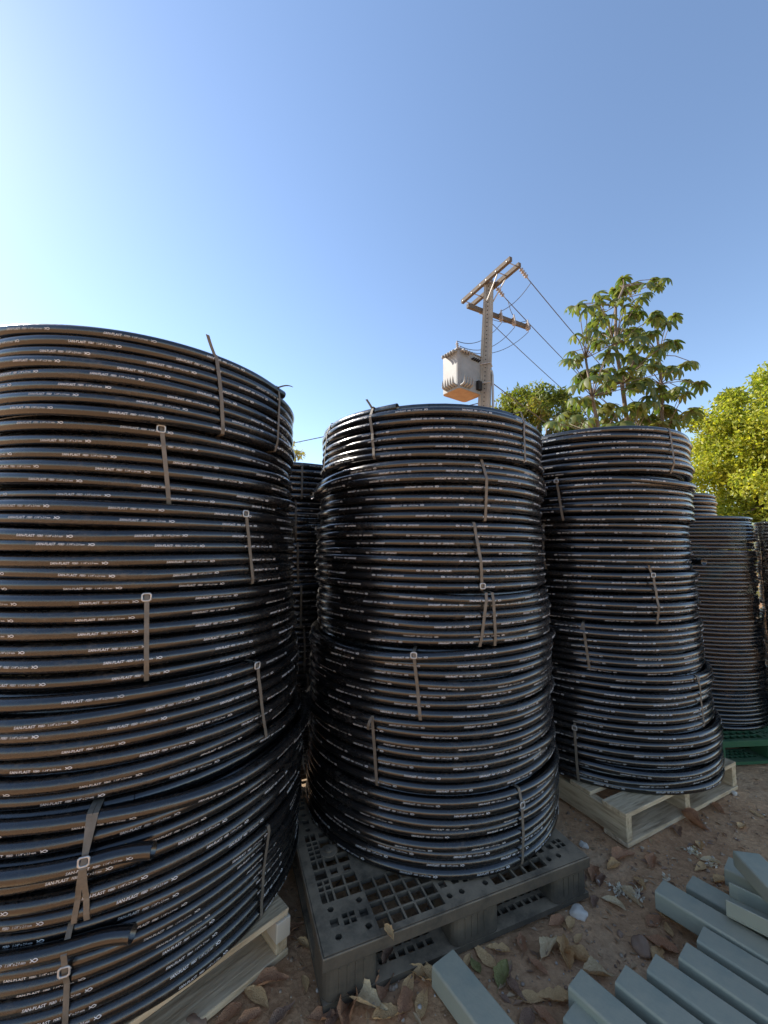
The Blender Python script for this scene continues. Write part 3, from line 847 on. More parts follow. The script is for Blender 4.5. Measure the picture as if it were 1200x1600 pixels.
# ================================================================== STEEL BARS
def steel_bar(pfar, pnear, topz, hgt, ang, length, label, w=0.09):
    """rectangular tube; pfar/pnear are the photo pixels of the end's two top corners"""
    a, b = onz(*pnear, topz), onz(*pfar, topz)
    mid = (a + b) / 2
    root = empty('steel_bar', (mid.x, mid.y, topz - hgt), ang, label, 'steel bar', 'painted steel bars lying in the foreground')
    bm = bmesh.new(); bmesh.ops.create_cube(bm, size=1)
    for v in bm.verts: v.co = Vector((length * (v.co.x + .5), w * v.co.y, hgt * (v.co.z + .5)))
    bmesh.ops.bevel(bm, geom=[e for e in bm.edges if abs(e.verts[0].co.x - e.verts[1].co.x) > 0.01], offset=0.007, segments=4, affect='EDGES', profile=0.5)
    bm.normal_update()
    ends = [f for f in bm.faces if abs(f.normal.x) > 0.9]
    r = bmesh.ops.inset_region(bm, faces=ends, thickness=0.0028, depth=0.0)
    for f in [f for f in bm.faces if abs(f.normal.x) > 0.9 and f in ends]:
        sgn = 1 if f.normal.x > 0 else -1
        e = bmesh.ops.extrude_face_region(bm, geom=[f])
        for v in [g for g in e['geom'] if isinstance(g, bmesh.types.BMVert)]: v.co.x -= sgn * 0.12
        bm.faces.remove(f) if f.is_valid else None
    me = bpy.data.meshes.new('tube'); bm.to_mesh(me); bm.free(); me.materials.append(M['steel'])
    mesh_obj('tube', me, root)
    return root
steel_bar((713, 1483), (671, 1508), 0.075, 0.062, rad(-56), 1.3, 'single grey-green steel bar leaning its end against the plastic pallet', w=0.092)
nb_ = [((914, 1514), (883, 1539), 'first'), ((982, 1506), (957, 1535), 'second'), ((1029, 1488), (1006, 1517), 'third'), ((1078, 1470), (1055, 1497), 'fourth'), ((1105, 1445), (1083, 1470), 'fifth')]
for k, (pf, pn, o) in enumerate(nb_):
    steel_bar(pf, pn, 0.085 + 0.002 * (k % 2), 0.062, rad(-52.5 + 0.7 * (k % 3)), 1.4, 'grey-green steel bar, %s of the parallel row counting from the single bar' % o, w=0.083)
steel_bar((908, 1560), (872, 1592), 0.062, 0.05, rad(-53), 1.2, 'grey-green steel bar lying lowest, half under the first bar of the row', w=0.075)
steel_bar((1040, 1373), (1020, 1393), 0.088, 0.062, rad(-53), 1.5, 'long grey-green steel bar lying beside the open channel', w=0.09)
steel_bar((1085, 1367), (1070, 1384), 0.075, 0.05, rad(-53), 1.5, 'grey-green steel bar under the open channel', w=0.085)
steel_bar((1144, 1337), (1126, 1357), 0.10, 0.062, rad(-50), 1.3, 'short-ended grey-green steel bar beyond the open channel', w=0.095)
# U channel lying open side up across the bars
a, b = onz(1128, 1404, 0.16), onz(1143, 1374, 0.16); mid = (a + b) / 2
root = empty('steel_channel', (mid.x, mid.y, 0.103), rad(-46), 'open grey-green steel channel lying on top of the bars', 'steel channel')
mb = MB(); mb.bbox((0, -0.052, 0.0), (1.2, 0.052, 0.005), 0.002); mb.build('web', M['steel'], root)
for s in (-1, 1):
    mb = MB(); mb.bbox((0, s * 0.050 - 0.003, 0.0055), (1.2, s * 0.050 + 0.003, 0.052), 0.002); mb.build('flange', M['steel'], root)
a = onz(1186, 1385, 0.17)
root = empty('steel_bar', (a.x + 0.03, a.y, 0.158), rad(-100), 'grey-green steel bar lying across the open channel', 'steel bar', 'painted steel bars lying in the foreground')
mb = MB(); mb.bbox((-0.1, -0.045, 0), (0.9, 0.045, 0.055), 0.006); mb.build('tube', M['steel'], root)

# ================================================================== UTILITY POLE
PY = 10.4
pt = ony(764, 443, PY); pb = ony(757, 628, PY)
px_, pz_ = pt.x, pt.z
pole = empty('utility_pole', (pb.x, PY, 0), 0, 'concrete utility pole with double cross-arm carrying the transformer', 'utility pole')
OX, OY = pb.x, PY
lean = (pt.x - pb.x) / (pt.z - pb.z)
def pcx(z): return lean * (z - pb.z)
mb = MB()
lv = [(-0.02, 0.21, 0.16), (pz_ / 2, 0.165, 0.125), (pz_ + 0.05, 0.115, 0.09)]
V = []; F = []
rz_ = Matrix.Rotation(rad(-24), 3, 'Z')
for z, a, b in lv:
    for x, y in ((-a, -b), (-a * .45, -b), (-a * .40, -b + .03), (a * .40, -b + .03), (a * .45, -b), (a, -b), (a, b), (-a, b)):
        p = rz_ @ Vector((x, y, 0)); V.append((p.x + pcx(max(z, 0)), p.y, z))
for i in range(2):
    for j in range(8):
        k = (j + 1) % 8; F.append((i * 8 + j, i * 8 + k, i * 8 + 8 + k, i * 8 + 8 + j))
F.append(tuple(range(16, 24))); mb.add(V, F); mb.build('shaft', M['concrete'], pole)
hole_me = None
for k in range(48):
    z = 3.2 + k * 0.12
    if z > pz_ - 0.1: break
    f = z / (pz_ + .05); b = 0.16 + (0.09 - 0.16) * f
    m4 = Matrix.Translation((pcx(z), 0, z)) @ Matrix.Rotation(rad(-24), 4, 'Z') @ Matrix.Translation((0, -b + 0.031, 0)) @ Matrix.Rotation(PI / 2, 4, 'X')
    if hole_me is None:
        mb = MB(); mb.lathe([(0.018, 0), (0.018, 0.0025)], (0, 0, 0), seg=8); hole_me = mb.mesh('hole_shade_disc', M['hollow'])  # solid near-black disc painting the shade of a hole in the shaft
    o = mesh_obj('hole_shade_disc', hole_me, pole); o.matrix_basis = m4
def rel(p): return Vector((p.x - OX, p.y - OY, p.z))
def beam(mb, A, B, w, h):
    A, B = Vector(A), Vector(B); d = (B - A); L = d.length; d.normalize()
    up = Vector((0, 0, 1)); s = d.cross(up).normalized(); u = s.cross(d)
    m = Matrix((d, s, u)).transposed().to_4x4(); m.translation = A
    mb.box((0, -w / 2, -h / 2), (L, w / 2, h / 2), mat=m)
ztop = pz_ - 0.06
adir = Vector((0.45, -0.893, 0)); pdir = Vector((0.893, 0.45, 0))
tc_ = Vector((pcx(ztop), 0, ztop))
arms = []
for s, dz in ((-1, 0.05), (1, 0.0)):
    mb = MB(); c = tc_ + pdir * (0.155 * s) + Vector((0, 0, dz)); beam(mb, c - adir * 1.0, c + adir * 1.0, 0.09, 0.115); mb.build('cross_arm', M['armwood'], pole); arms.append(c)
mb = MB()
for t in (-0.9, -0.5, -0.12, 0.12, 0.5, 0.9):
    beam(mb, tc_ + adir * t - pdir * 0.22 + Vector((0, 0, .02)), tc_ + adir * t + pdir * 0.22 + Vector((0, 0, .02)), 0.02, 0.02)
mb.build('arm_bolts', M['galv'], pole)
for s in (-1, 1):
    mb = MB(); beam(mb, tc_ + pdir * (0.10 * s) + adir * 0.02 - Vector((0, 0, 0.5)), tc_ + pdir * (0.155 * s) + adir * 0.5 - Vector((0, 0, 0.05)), 0.03, 0.012)
    mb.build('arm_brace', M['galv'], pole)
z2 = ztop - 0.72
c2 = Vector((pcx(z2), 0, z2)) - adir * 0.13
mb = MB(); beam(mb, c2 - pdir * 0.62, c2 + pdir * 1.75, 0.09, 0.11); mb.build('cross_arm', M['armwood'], pole)
def insulator(mb, A, B, n=3, r=0.055):
    A, B = Vector(A), Vector(B); d = (B - A).normalized(); L = (B - A).length
    m = d.to_track_quat('Z', 'Y').to_matrix().to_4x4(); m.translation = A
    prof = [(0.012, 0)]
    for k in range(n):
        h = L * (0.15 + 0.7 * (k + 0.3) / n); prof += [(0.016, h - 0.02), (r, h), (r * 0.9, h + 0.014), (0.02, h + 0.022)]
    prof.append((0.012, L)); mb.lathe(prof, (0, 0, 0), seg=10, mat=m)
wire_dir = Vector((0.75, 0.66, -0.02)).normalized()
wire_starts = []
for t in (0.93, 0.05, -0.90):
    A = arms[1] + adir * t + pdir * 0.05; B = A + (wire_dir + Vector((0, 0, -0.22))).normalized() * 0.50
    mb = MB(); insulator(mb, A, B, 4, 0.06); mb.build('strain_insulator', M['porcelain'], pole, smooth=True); wire_starts.append(B)
cut = []
for t in (0.55, 1.05, 1.6):
    A = c2 + pdir * t + Vector((0, -0.07, 0.12)); B = A + Vector((0.02, -0.05, -0.36))
    mb = MB(); insulator(mb, A, B, 4, 0.06); beam(mb, A + Vector((0, -0.07, 0.02)), B + Vector((0.0, -0.10, 0.04)), 0.025, 0.025)
    mb.build('fuse_cutout', M['porcelain'], pole, smooth=False); cut.append(B)
# transformer hangs on the pole: its own thing
tz0 = ony(723, 612, PY).z; 
tcx = ony(722, 590, PY - 0.05).x
tz0 = 5.15 if tz0 < 3 else tz0 - 0.12
TH_ = 1.12
tr = empty('transformer', (tcx, PY - 0.02, tz0), rad(35), 'grey oil-filled transformer with cooling fins hanging on the utility pole', 'transformer')
def rrect(w, d, r, n=5):
    o = []
    for cx, cy, a0 in ((w - r, d - r, 0), (-w + r, d - r, PI / 2), (-w + r, -d + r, PI), (w - r, -d + r, 1.5 * PI)):
        for k in range(n): a = a0 + k * PI / 2 / (n - 1); o.append((cx + r * math.cos(a), cy + r * math.sin(a)))
    return o
o_ = rrect(0.45, 0.33, 0.10)
def prism(mb, out, z0, z1, mi=0):
    n = len(out); mb.add([(x, y, z0) for x, y in out] + [(x, y, z1) for x, y in out], [tuple(range(n))[::-1], tuple(range(n, 2 * n))] + [(i, (i + 1) % n, n + (i + 1) % n, n + i) for i in range(n)], mi)
mb = MB(); prism(mb, o_, 0.012, TH_ - 0.05); mb.build('tank', M['tank'], tr)
mb = MB(); prism(mb, [(x * 0.99, y * 0.99) for x, y in o_], 0.0, 0.011); mb.build('bottom_plate', M['underside_bounce'], tr)
mb = MB(); prism(mb, [(x * 1.08, y * 1.08) for x, y in o_], TH_ - 0.049, TH_ - 0.02); prism(mb, [(x * 0.9, y * 0.9) for x, y in o_], TH_ - 0.02, TH_ + 0.01); mb.build('lid', M['tank'], tr)
def fin(x, y, dx, dy):
    mb = MB(); P = []
    for f in np.linspace(0, 1, 6): P.append((x + dx * math.sin(f * PI / 2), y + dy * math.sin(f * PI / 2), TH_ - 0.12 + 0.03 * math.cos(f * PI / 2)))
    for f in np.linspace(0.1, 1, 5): P.append((x + dx, y + dy, TH_ - 0.12 - (TH_ - 0.26) * f))
    for f in np.linspace(0.2, 1, 6): P.append((x + dx * math.cos(f * PI / 2), y + dy * math.cos(f * PI / 2), 0.14 - 0.05 * math.sin(f * PI / 2)))
    mb.tube(P, 0.032, 8); mb.build('cooling_tube', M['tank'], tr, smooth=True)
for y in (-0.24, -0.145, -0.05, 0.045, 0.14): fin(-0.43, y, -0.16, 0)
for x in (-0.38, -0.28, -0.18, -0.08): fin(x, -0.31, 0, -0.15)
for k, (x, y) in enumerate(((-0.26, -0.12), (-0.05, 0.02), (0.12, 0.12))):
    mb = MB(); insulator(mb, (x, y, TH_), (x - 0.05 * (k == 0), y, TH_ + 0.30), 4, 0.045); mb.build('bushing', M['porcelain'], tr, smooth=True)
for k in range(4):
    mb = MB(); insulator(mb, (0.05 + 0.08 * k, -0.30, TH_ - 0.20), (0.06 + 0.08 * k, -0.42, TH_ - 0.18), 2, 0.03); mb.build('low_voltage_bushing', M['hollow'], tr, smooth=True)
for z in (0.3, 0.85):
    mb = MB(); mb.box((0.355, -0.05, z), (0.62, 0.05, z + 0.06)); mb.build('hanger', M['galv'], tr)
mb = MB(); mb.box((0.2, -0.42, 0.1), (0.34, -0.305, 0.34)); mb.build('terminal_box', M['hollow'], tr)
# band clamps round the pole and a conduit
for z in (tz0 + 0.33, tz0 + 0.88):
    mb = MB(); a, b = 0.155, 0.125
    mb.tube([tuple(Vector((pcx(z), 0, z)) + rz_ @ Vector((x, y, 0))) for x, y in ((-a, -b), (a, -b), (a, b), (-a, b), (-a, -b))], 0.014, 6); mb.build('band_clamp', M['galv'], pole)
mb = MB(); mb.tube([(0.22, -0.05, z) for z in np.linspace(0.0, 6.1, 12)] + [(0.20, -0.05, 6.22), (0.17, -0.07, 6.27), (0.14, -0.1, 6.2)], 0.035, 8); mb.build('conduit', M['galv'], pole, smooth=True)
# jumper wires
def sagwire(mb, A, B, sag, r=0.011, n=14):
    A, B = Vector(A), Vector(B)
    mb.tube([tuple(A.lerp(B, f) - Vector((0, 0, sag * 4 * f * (1 - f)))) for f in np.linspace(0, 1, n)], r, 5)
tb_ = [Matrix.Translation(Vector((tcx - OX, -0.02, tz0))) @ Matrix.Rotation(rad(35), 4, 'Z') @ Vector(v) for v in ((-0.31, -0.12, TH_ + .30), (-0.05, 0.02, TH_ + .30), (0.12, 0.12, TH_ + .30))]
for k in range(3):
    mb = MB(); sagwire(mb, cut[k], tb_[k], 0.35 if k else 0.28, 0.009); mb.build('jumper_wire', M['wire'], pole)
    mb = MB(); sagwire(mb, cut[k] + Vector((0, 0, 0.36)), wire_starts[k] + wire_dir * 0.15, 0.12, 0.009); mb.build('jumper_wire', M['wire'], pole)
names_ = ('power wire strung from the raised end of the cross-arm', 'power wire strung from the middle of the cross-arm', 'power wire strung from the lowered end of the cross-arm')
for k, A in enumerate(wire_starts):
    mb = MB(); W = A + Vector((OX, OY, 0)); sagwire(mb, W, W + wire_dir * 42, 1.6, 0.012, 40)
    tag(mb.build('power_wire', M['wire']), names_[k], 'wire', 'power wires running from the pole')
A = Vector((OX - 0.1, PY, 5.35)); mb = MB()
B = ony(456, 684, 12.2); d = (B - A); sagwire(mb, A, A + d * 4.2, 0.25, 0.014, 40)
tag(mb.build('service_wire', M['wire']), 'low service wire crossing the gap behind the two big coil stacks', 'wire')
A = Vector((OX + 0.12, PY, ony(778, 594, PY).z)); B = A + wire_dir * 30
mb = MB(); sagwire(mb, A, B - Vector((0, 0, 1.5)), 0.6, 0.014, 30)
tag(mb.build('service_wire', M['wire']), 'low service wire leaving the pole towards the round-crowned tree', 'wire')

# ================================================================== TREES
def branch_path(a, b, bend, n=8):
    a, b = Vector(a), Vector(b); d = b - a; s = Vector((random.uniform(-1, 1), random.uniform(-1, 1), random.uniform(0, 1))) * bend * d.length
    return [tuple(a + d * f + s * math.sin(PI * f)) for f in np.linspace(0, 1, n)]
def leaf_cloud(centers, counts, sizes, L, W, droop=0.2, fold=0.25):
    """many small folded leaves round clump centres; returns verts and quads (two per leaf)"""
    Vs = []
    for c, n, sz in zip(centers, counts, sizes):
        p = rng.normal(0, 1, (n, 3)); p /= np.linalg.norm(p, axis=1)[:, None]; p *= (rng.uniform(0, 1, n) ** 0.45)[:, None]
        p = p * np.asarray(sz) + np.asarray(c)
        ax = rng.normal(0, 1, (n, 3)); ax[:, 2] -= droop * 2; ax /= np.linalg.norm(ax, axis=1)[:, None]
        q = rng.normal(0, 1, (n, 3)); sd = np.cross(ax, q); sd /= np.linalg.norm(sd, axis=1)[:, None]; up = np.cross(sd, ax)
        l = (L * rng.uniform(0.7, 1.25, n))[:, None]; w = (W * rng.uniform(0.7, 1.2, n))[:, None]
        a = p; b = p + ax * l; m1 = p + ax * l * 0.45 + sd * w * 0.5 + up * w * fold; m2 = p + ax * l * 0.45 - sd * w * 0.5 + up * w * fold
        mid = p + ax * l * 0.5
        Vs.append(np.stack([a, m1, b, m2], 1))
    V = np.concatenate(Vs); n = len(V)
    base = np.arange(n)[:, None] * 4
    T = np.concatenate([base + [0, 1, 2], base + [0, 2, 3]], 0)
    return V.reshape(-1, 3), T
def leafy_tree(loc, label, height, trunk_r, crown_c, crown_r, nclump, per, csz, L, W, mat, group=None, shell=0.55, mat2=None, lowcut=-1.0, name='tree'):
    root = empty(name, (loc[0], loc[1], 0), 0, label, 'tree', group)
    cc = np.array(crown_c); cr = np.array(crown_r)
    d = rng.normal(0, 1, (nclump, 3)); d /= np.linalg.norm(d, axis=1)[:, None]
    f = rng.uniform(shell, 1.0, nclump) ** 0.7
    cen = cc + d * f[:, None] * cr * rng.uniform(0.85, 1.12, (nclump, 1))
    cen = cen[cen[:, 2] > lowcut]
    cnt = rng.integers(int(per * 0.5), int(per * 1.4), len(cen))
    szs = [np.array([1, 1, 0.8]) * csz * rng.uniform(0.6, 1.3) for _ in cen]
    V, T = leaf_cloud(cen, cnt, szs, L, W)
    mb = MB(); top = cc + [0, 0, cr[2] * 0.3]
    mb.tube(branch_path((0, 0, -0.02), top, 0.04, 10), np.linspace(trunk_r, trunk_r * 0.3, 10), 9)
    tk = mb.build('trunk', M['bark'], root, smooth=True)
    mb = MB()
    for c in cen[:: max(1, len(cen) // 30)]:
        s0 = Vector((0, 0, 0)).lerp(Vector(top), random.uniform(0.35, 0.85)); mb.tube(branch_path(s0, c, 0.08, 7), np.linspace(trunk_r * 0.35, trunk_r * 0.07, 7), 6)
    mb.build('limbs', M['bark'], tk, smooth=True)
    mesh_obj('crown', np_mesh('crown', V, T, mat, smooth=False), root)
    if mat2:
        sel = rng.choice(len(cen), len(cen) // 3, replace=False)
        V, T = leaf_cloud([cen[k] + (cen[k] - cc) * 0.06 for k in sel], [int(per * 0.4)] * len(sel), [csz * 0.6] * len(sel), L, W)
        mesh_obj('young_foliage', np_mesh('young_foliage', V, T, mat2, smooth=False), root)
    return root
# bright yellow-green tree beyond the wrapped coils
ty = 8.2; c = ony(1215, 735, ty)
leafy_tree((c.x, ty), 'bright yellow-green small-leaved tree beyond the film-wrapped coils', 5, 0.14, (0, 0, 2.85), (1.8, 1.3, 2.4), 220, 330, 0.40, 0.085, 0.052, M['yellowleaf'], shell=0.25, lowcut=0.3)
# sprays standing out of its top
root = C.objects[-1] if False else None
# round-crowned tree behind the pole
my = 16.0; c = ony(842, 660, my)
leafy_tree((c.x, my), 'round dense dark green tree behind the utility pole', 8, 0.25, (0, 0, c.z - 0.35), (1.95, 1.7, 1.85), 130, 120, 0.42, 0.22, 0.075, M['mangoleaf'], shell=0.6, mat2=M['youngleaf'])
c = ony(905, 690, 14.5)
leafy_tree((c.x, 14.5), 'lower yellowish bushy tree between the round-crowned tree and the coils', 6, 0.2, (0, 0, c.z - 0.9), (1.2, 1.1, 1.6), 60, 120, 0.40, 0.2, 0.07, M['mangoleaf'], shell=0.5, mat2=M['youngleaf'])
# small pale tree in the gap between the big stacks
c = ony(452, 735, 8.5)
leafy_tree((c.x - 0.35, 8.5), 'small pale-leaved tree seen through the gap between the two big stacks', 3.6, 0.07, (0, 0, c.z - 0.15), (0.75, 0.7, 0.95), 34, 34, 0.24, 0.15, 0.055, M['paleleaf'], shell=0.3)

# large-leaved tree: every palmate leaf is a part
def palmate(seed):
    r = random.Random(seed); mb = MB(); n = 9
    for k in range(n):
        a = (k - (n - 1) / 2) * rad(36) + r.uniform(-.08, .08)
        ln = (0.27 - 0.012 * abs(k - 4)) * r.uniform(0.9, 1.1); w = 0.074 * r.uniform(0.85, 1.1)
        dr = r.uniform(0.75, 1.15)
        V = []; F = []
        for i in range(7):
            f = i / 6; ww = w * (0.18 + 0.82 * math.sin(PI * min(1, (f * 0.80 + 0.06))) ** 0.9) if i < 6 else w * 0.16
            rr = ln * (f * (1 - 0.28 * dr * f)); z = -ln * 0.55 * dr * f * f + 0.02 * math.sin(f * PI)
            for s, lift in ((-1, 0.16), (0, 0), (1, 0.16)):
                x = rr * math.cos(a) - s * ww / 2 * math.sin(a); y = rr * math.sin(a) + s * ww / 2 * math.cos(a)
                V.append((x, y, z - lift * ww * abs(s)))
        for i in range(6):
            for s in (0, 1): F.append((i * 3 + s, i * 3 + s + 1, i * 3 + 4 + s, i * 3 + 3 + s))
        mb.add(V, F)
    return mb.mesh('leaf', M['palmleaf'], smooth=True)
PAL = [palmate(s) for s in range(6)]
cy_ = 6.8
c0 = ony(985, 668, cy_)
ct = empty('large_leaved_tree', (c0.x, cy_, 0), 0, 'tall tree with large drooping palmate leaves behind the coils', 'tree')
def crel(px, py, dy=0.0):
    p = ony(px, py, cy_ + dy); return Vector((p.x - c0.x, p.y - cy_, p.z))
stems = [[(985, 700), (972, 600), (962, 540), (962, 478), (975, 448)], [(1035, 690), (1033, 600), (1030, 555)], [(940, 690), (925, 620), (915, 560)]]
mb = MB(); base = Vector((0, 0, -0.02)); fork = crel(990, 720); fork.y = 0
mb.tube([tuple(base), tuple(base.lerp(fork, .5) + Vector((.05, .03, 0))), tuple(fork)], [0.11, 0.08, 0.065], 10); tk = mb.build('trunk', M['bark'], ct, smooth=True)
stem_pts = []
for si, s in enumerate(stems):
    P = [fork] + [crel(x, y, [0, 0.2, -0.3][si]) for x, y in s]; stem_pts.append(P)
    mb = MB(); mb.tube([tuple(p) for p in P], np.linspace(0.045, 0.018, len(P)), 8); mb.build('limb', M['bark'], tk, smooth=True)
# leaf clusters by photo position (x, y, size)
LP = [(1010, 447, 1.0), (985, 450, 1.0), (960, 455, 1.0), (1030, 447, .8), (940, 470, 1.0), (918, 485, 1.1), (905, 478, .8), (975, 470, .9), (1000, 470, .9), (925, 518, 1.1), (948, 500, 1.0), (985, 495, .9),
      (1020, 500, .9), (1042, 507, 1.0), (975, 525, 1.0), (1000, 530, 1.1), (1015, 525, .9), (1038, 540, 1.2), (1055, 538, .8), (945, 535, 1.0), (915, 530, .9), (960, 555, 1.1), (985, 560, 1.1), (1010, 575, 1.1),
      (890, 565, 1.0), (905, 560, .9), (930, 575, 1.0), (950, 580, 1.1), (975, 590, 1.2), (1025, 570, .9), (1045, 578, 1.0), (1080, 568, 1.1), (1070, 572, .8), (920, 595, 1.2), (905, 605, 1.0), (940, 610, 1.1), (990, 605, 1.2),
      (1005, 600, 1.1), (1030, 610, 1.1), (1060, 608, 1.0), (1095, 602, 1.1), (1050, 615, 1.0), (1070, 618, .9), (905, 630, 1.1), (925, 635, 1.2), (950, 635, 1.2), (970, 640, 1.2), (1000, 635, 1.3), (1020, 630, 1.0), (1035, 640, 1.2),
      (1080, 645, 1.2), (895, 655, 1.1), (920, 660, 1.1), (945, 660, 1.2), (975, 662, 1.2), (1005, 660, 1.2), (1030, 665, 1.1), (1050, 662, 1.2), (880, 662, 1.0), (960, 520, .9), (990, 545, .9), (955, 600, 1.0), (1015, 655, 1.0)]
allst = [p for s in stem_pts for p in s]
LP += [(x + random.uniform(-16, 16), y + random.uniform(-12, 14), sz * 0.9) for q in (0, 1) for x, y, sz in LP[q:] if x < 1070]
for k, (x, y, sz) in enumerate(LP):
    p = crel(x, y, random.uniform(-0.8, 0.8)); p.z += 0.04
    o = mesh_obj('leaf', PAL[k % 6], ct); s = sz * 0.92 * random.uniform(0.9, 1.1)
    o.location = p; o.scale = (s, s, s)
    out = p - Vector((allst[0].x * .5, 0, p.z)); az = math.atan2(out.y, out.x)
    o.rotation_euler = (random.uniform(-.35, .35), random.uniform(-.1, .5), az + random.uniform(-.6, .6))
    # stalk
    q = min(allst, key=lambda t: (t - p).length + (0.6 if t.z > p.z else 0))
    mb = MB(); mb.tube([tuple(q), tuple(q.lerp(p, .5) + Vector((0, 0, 0.05))), tuple(p)], [0.009, 0.007, 0.006], 5); mb.build('leaf_stalk', M['bark'], ct, smooth=True)

# ================================================================== LEAF LITTER, STONES, SCRAPS
def dry_leaf(seed, curl, ragged=0.0):
    """pointed leaf folded along its midrib, edges curled and uneven, with a stalk"""
    r = random.Random(seed); V = []; F = []; n = 13
    b = r.uniform(-.8, .8); asp = r.uniform(0.40, 0.56); tw = r.uniform(-.5, .5)
    for i in range(n):
        f = i / (n - 1); w = asp * 0.5 * (math.sin(PI * f ** 0.8) ** 0.9) * (1.12 - 0.35 * f) if 0 < i < n - 1 else 0.006
        for j in range(7):
            s = (j - 3) / 3; ww = w * (1 + ragged * r.uniform(-.45, .25) * (abs(s) > .9))
            x = f - 0.5; y = ww * s + 0.10 * b * math.sin(PI * f)
            z = curl * (0.55 * abs(s) * w + 0.5 * s * s * w + 0.30 * (f - 0.45) ** 2) + tw * curl * s * w * (f - .4) * 1.6
            z += (0.020 * math.sin(9 * f + seed * 1.7 + (2 if s > 0 else 0)) * abs(s) + r.uniform(-.008, .008)) * (0.5 + curl)
            V.append((x, y, z))
    for i in range(n - 1):
        for j in range(6): F.append((i * 7 + j, i * 7 + j + 1, i * 7 + 8 + j, i * 7 + 7 + j))
    k = n * 7; z0 = V[3][2]
    V += [(-0.49, -0.008, z0), (-0.49, 0.008, z0), (-0.70, 0.05 * b - .006, z0 + .02), (-0.70, 0.05 * b + .006, z0 + .02)]
    F.append((k, k + 1, k + 3, k + 2))
    zmin = min(v[2] for v in V); V = [(x, y, z - zmin) for x, y, z in V]
    mb = MB(); mb.add(V, F); return mb
LK = [('tan', [(0.60, 0.34, 0.15), (0.80, 0.51, 0.24)], 'tan dry leaf lying on the brown dirt'),
      ('reddish', [(0.40, 0.185, 0.095), (0.58, 0.30, 0.155)], 'reddish-brown dry leaf lying on the brown dirt'),
      ('pale', [(0.66, 0.46, 0.25), (0.82, 0.62, 0.37)], 'pale curled dry leaf lying on the brown dirt'),
      ('dark', [(0.26, 0.145, 0.09), (0.38, 0.225, 0.14)], 'dark brown dry leaf lying on the brown dirt'),
      ('olive', [(0.25, 0.22, 0.07), (0.36, 0.31, 0.12)], 'yellow-green dry leaf lying on the brown dirt')]
LM = {}
for nme, cols, _ in LK:
    mt = noisy(nme + '_dry_leaf', cols, scale=9, rough=0.8, bump=0.5, bscale=25, spec=0.2, bdist=0.03)
    LM[nme] = [dry_leaf(11 * v + len(nme) * 5, [0.3, 0.8, 1.5][v], [.2, .6, 1.0][v]).mesh(nme + '_leaf', mt, smooth=True) for v in range(3)]
spots = [(606, 1538, 'reddish', 50, 1), (641, 1547, 'tan', 42, 0), (660, 1530, 'tan', 48, 1), (663, 1570, 'tan', 44, 0), (629, 1577, 'reddish', 46, 1), (571, 1572, 'pale', 62, 2), (548, 1584, 'reddish', 56, 2), (608, 1592, 'tan', 46, 1), (528, 1590, 'dark', 50, 1),
         (732, 1500, 'tan', 24, 0), (742, 1508, 'olive', 26, 0), (757, 1492, 'tan', 42, 0), (779, 1485, 'tan', 34, 1), (786, 1523, 'olive', 40, 1), (831, 1562, 'tan', 40, 0), (867, 1560, 'tan', 48, 1), (858, 1483, 'pale', 44, 2), (885, 1487, 'tan', 52, 2), (907, 1496, 'tan', 44, 2),
         (934, 1519, 'pale', 42, 2), (957, 1406, 'pale', 36, 1), (894, 1436, 'tan', 32, 0), (867, 1436, 'reddish', 36, 1), (884, 1443, 'tan', 26, 0), (975, 1339, 'reddish', 46, 1), (1022, 1433, 'reddish', 34, 0), (1051, 1436, 'tan', 36, 1), (1045, 1446, 'tan', 26, 0), (1033, 1470, 'reddish', 44, 1),
         (1030, 1488, 'tan', 40, 1), (1092, 1355, 'tan', 32, 0), (1110, 1348, 'pale', 32, 1), (1128, 1378, 'tan', 34, 1), (925, 1361, 'reddish', 40, 1), (940, 1372, 'dark', 36, 1), (1020, 1346, 'reddish', 38, 1), (960, 1352, 'tan', 34, 2), (817, 1472, 'reddish', 34, 1), (669, 1532, 'tan', 36, 1), (700, 1480, 'tan', 30, 0),
         (1085, 1287, 'reddish', 44, 2), (1078, 1265, 'tan', 26, 1), (1062, 1300, 'dark', 34, 1), (401, 1562, 'tan', 46, 0), (424, 1538, 'reddish', 48, 1), (392, 1543, 'reddish', 38, 0), (476, 1537, 'tan', 26, 0), (461, 1452, 'reddish', 30, 1), (475, 1477, 'tan', 26, 1), (387, 1590, 'reddish', 36, 1), (356, 1585, 'reddish', 40, 0),
         (1160, 1290, 'tan', 26, 1), (1182, 1270, 'tan', 24, 0), (1000, 1378, 'tan', 30, 1), (985, 1400, 'pale', 36, 2), (930, 1405, 'dark', 30, 1), (905, 1460, 'tan', 24, 0), (840, 1510, 'reddish', 30, 1), (806, 1548, 'dark', 34, 1), (850, 1588, 'reddish', 36, 1), (1095, 1320, 'tan', 28, 1), (1120, 1262, 'reddish', 28, 1), (440, 1590, 'dark', 40, 1), (500, 1588, 'reddish', 40, 1), (820, 1594, 'dark', 36, 0), (720, 1520, 'dark', 30, 1)]
lab = {n: l for n, _, l in LK}
def place_leaf(p, nme, size, var, label=None):
    o = mesh_obj('dry_leaf', LM[nme][var]); o.location = (p.x, p.y, p.z); o.scale = (size, size, size)
    o.rotation_euler = (random.uniform(-.12, .12), random.uniform(-.12, .12), random.uniform(0, 6.28))
    tag(o, label or lab[nme], 'leaf', 'dry leaves scattered on the dirt')
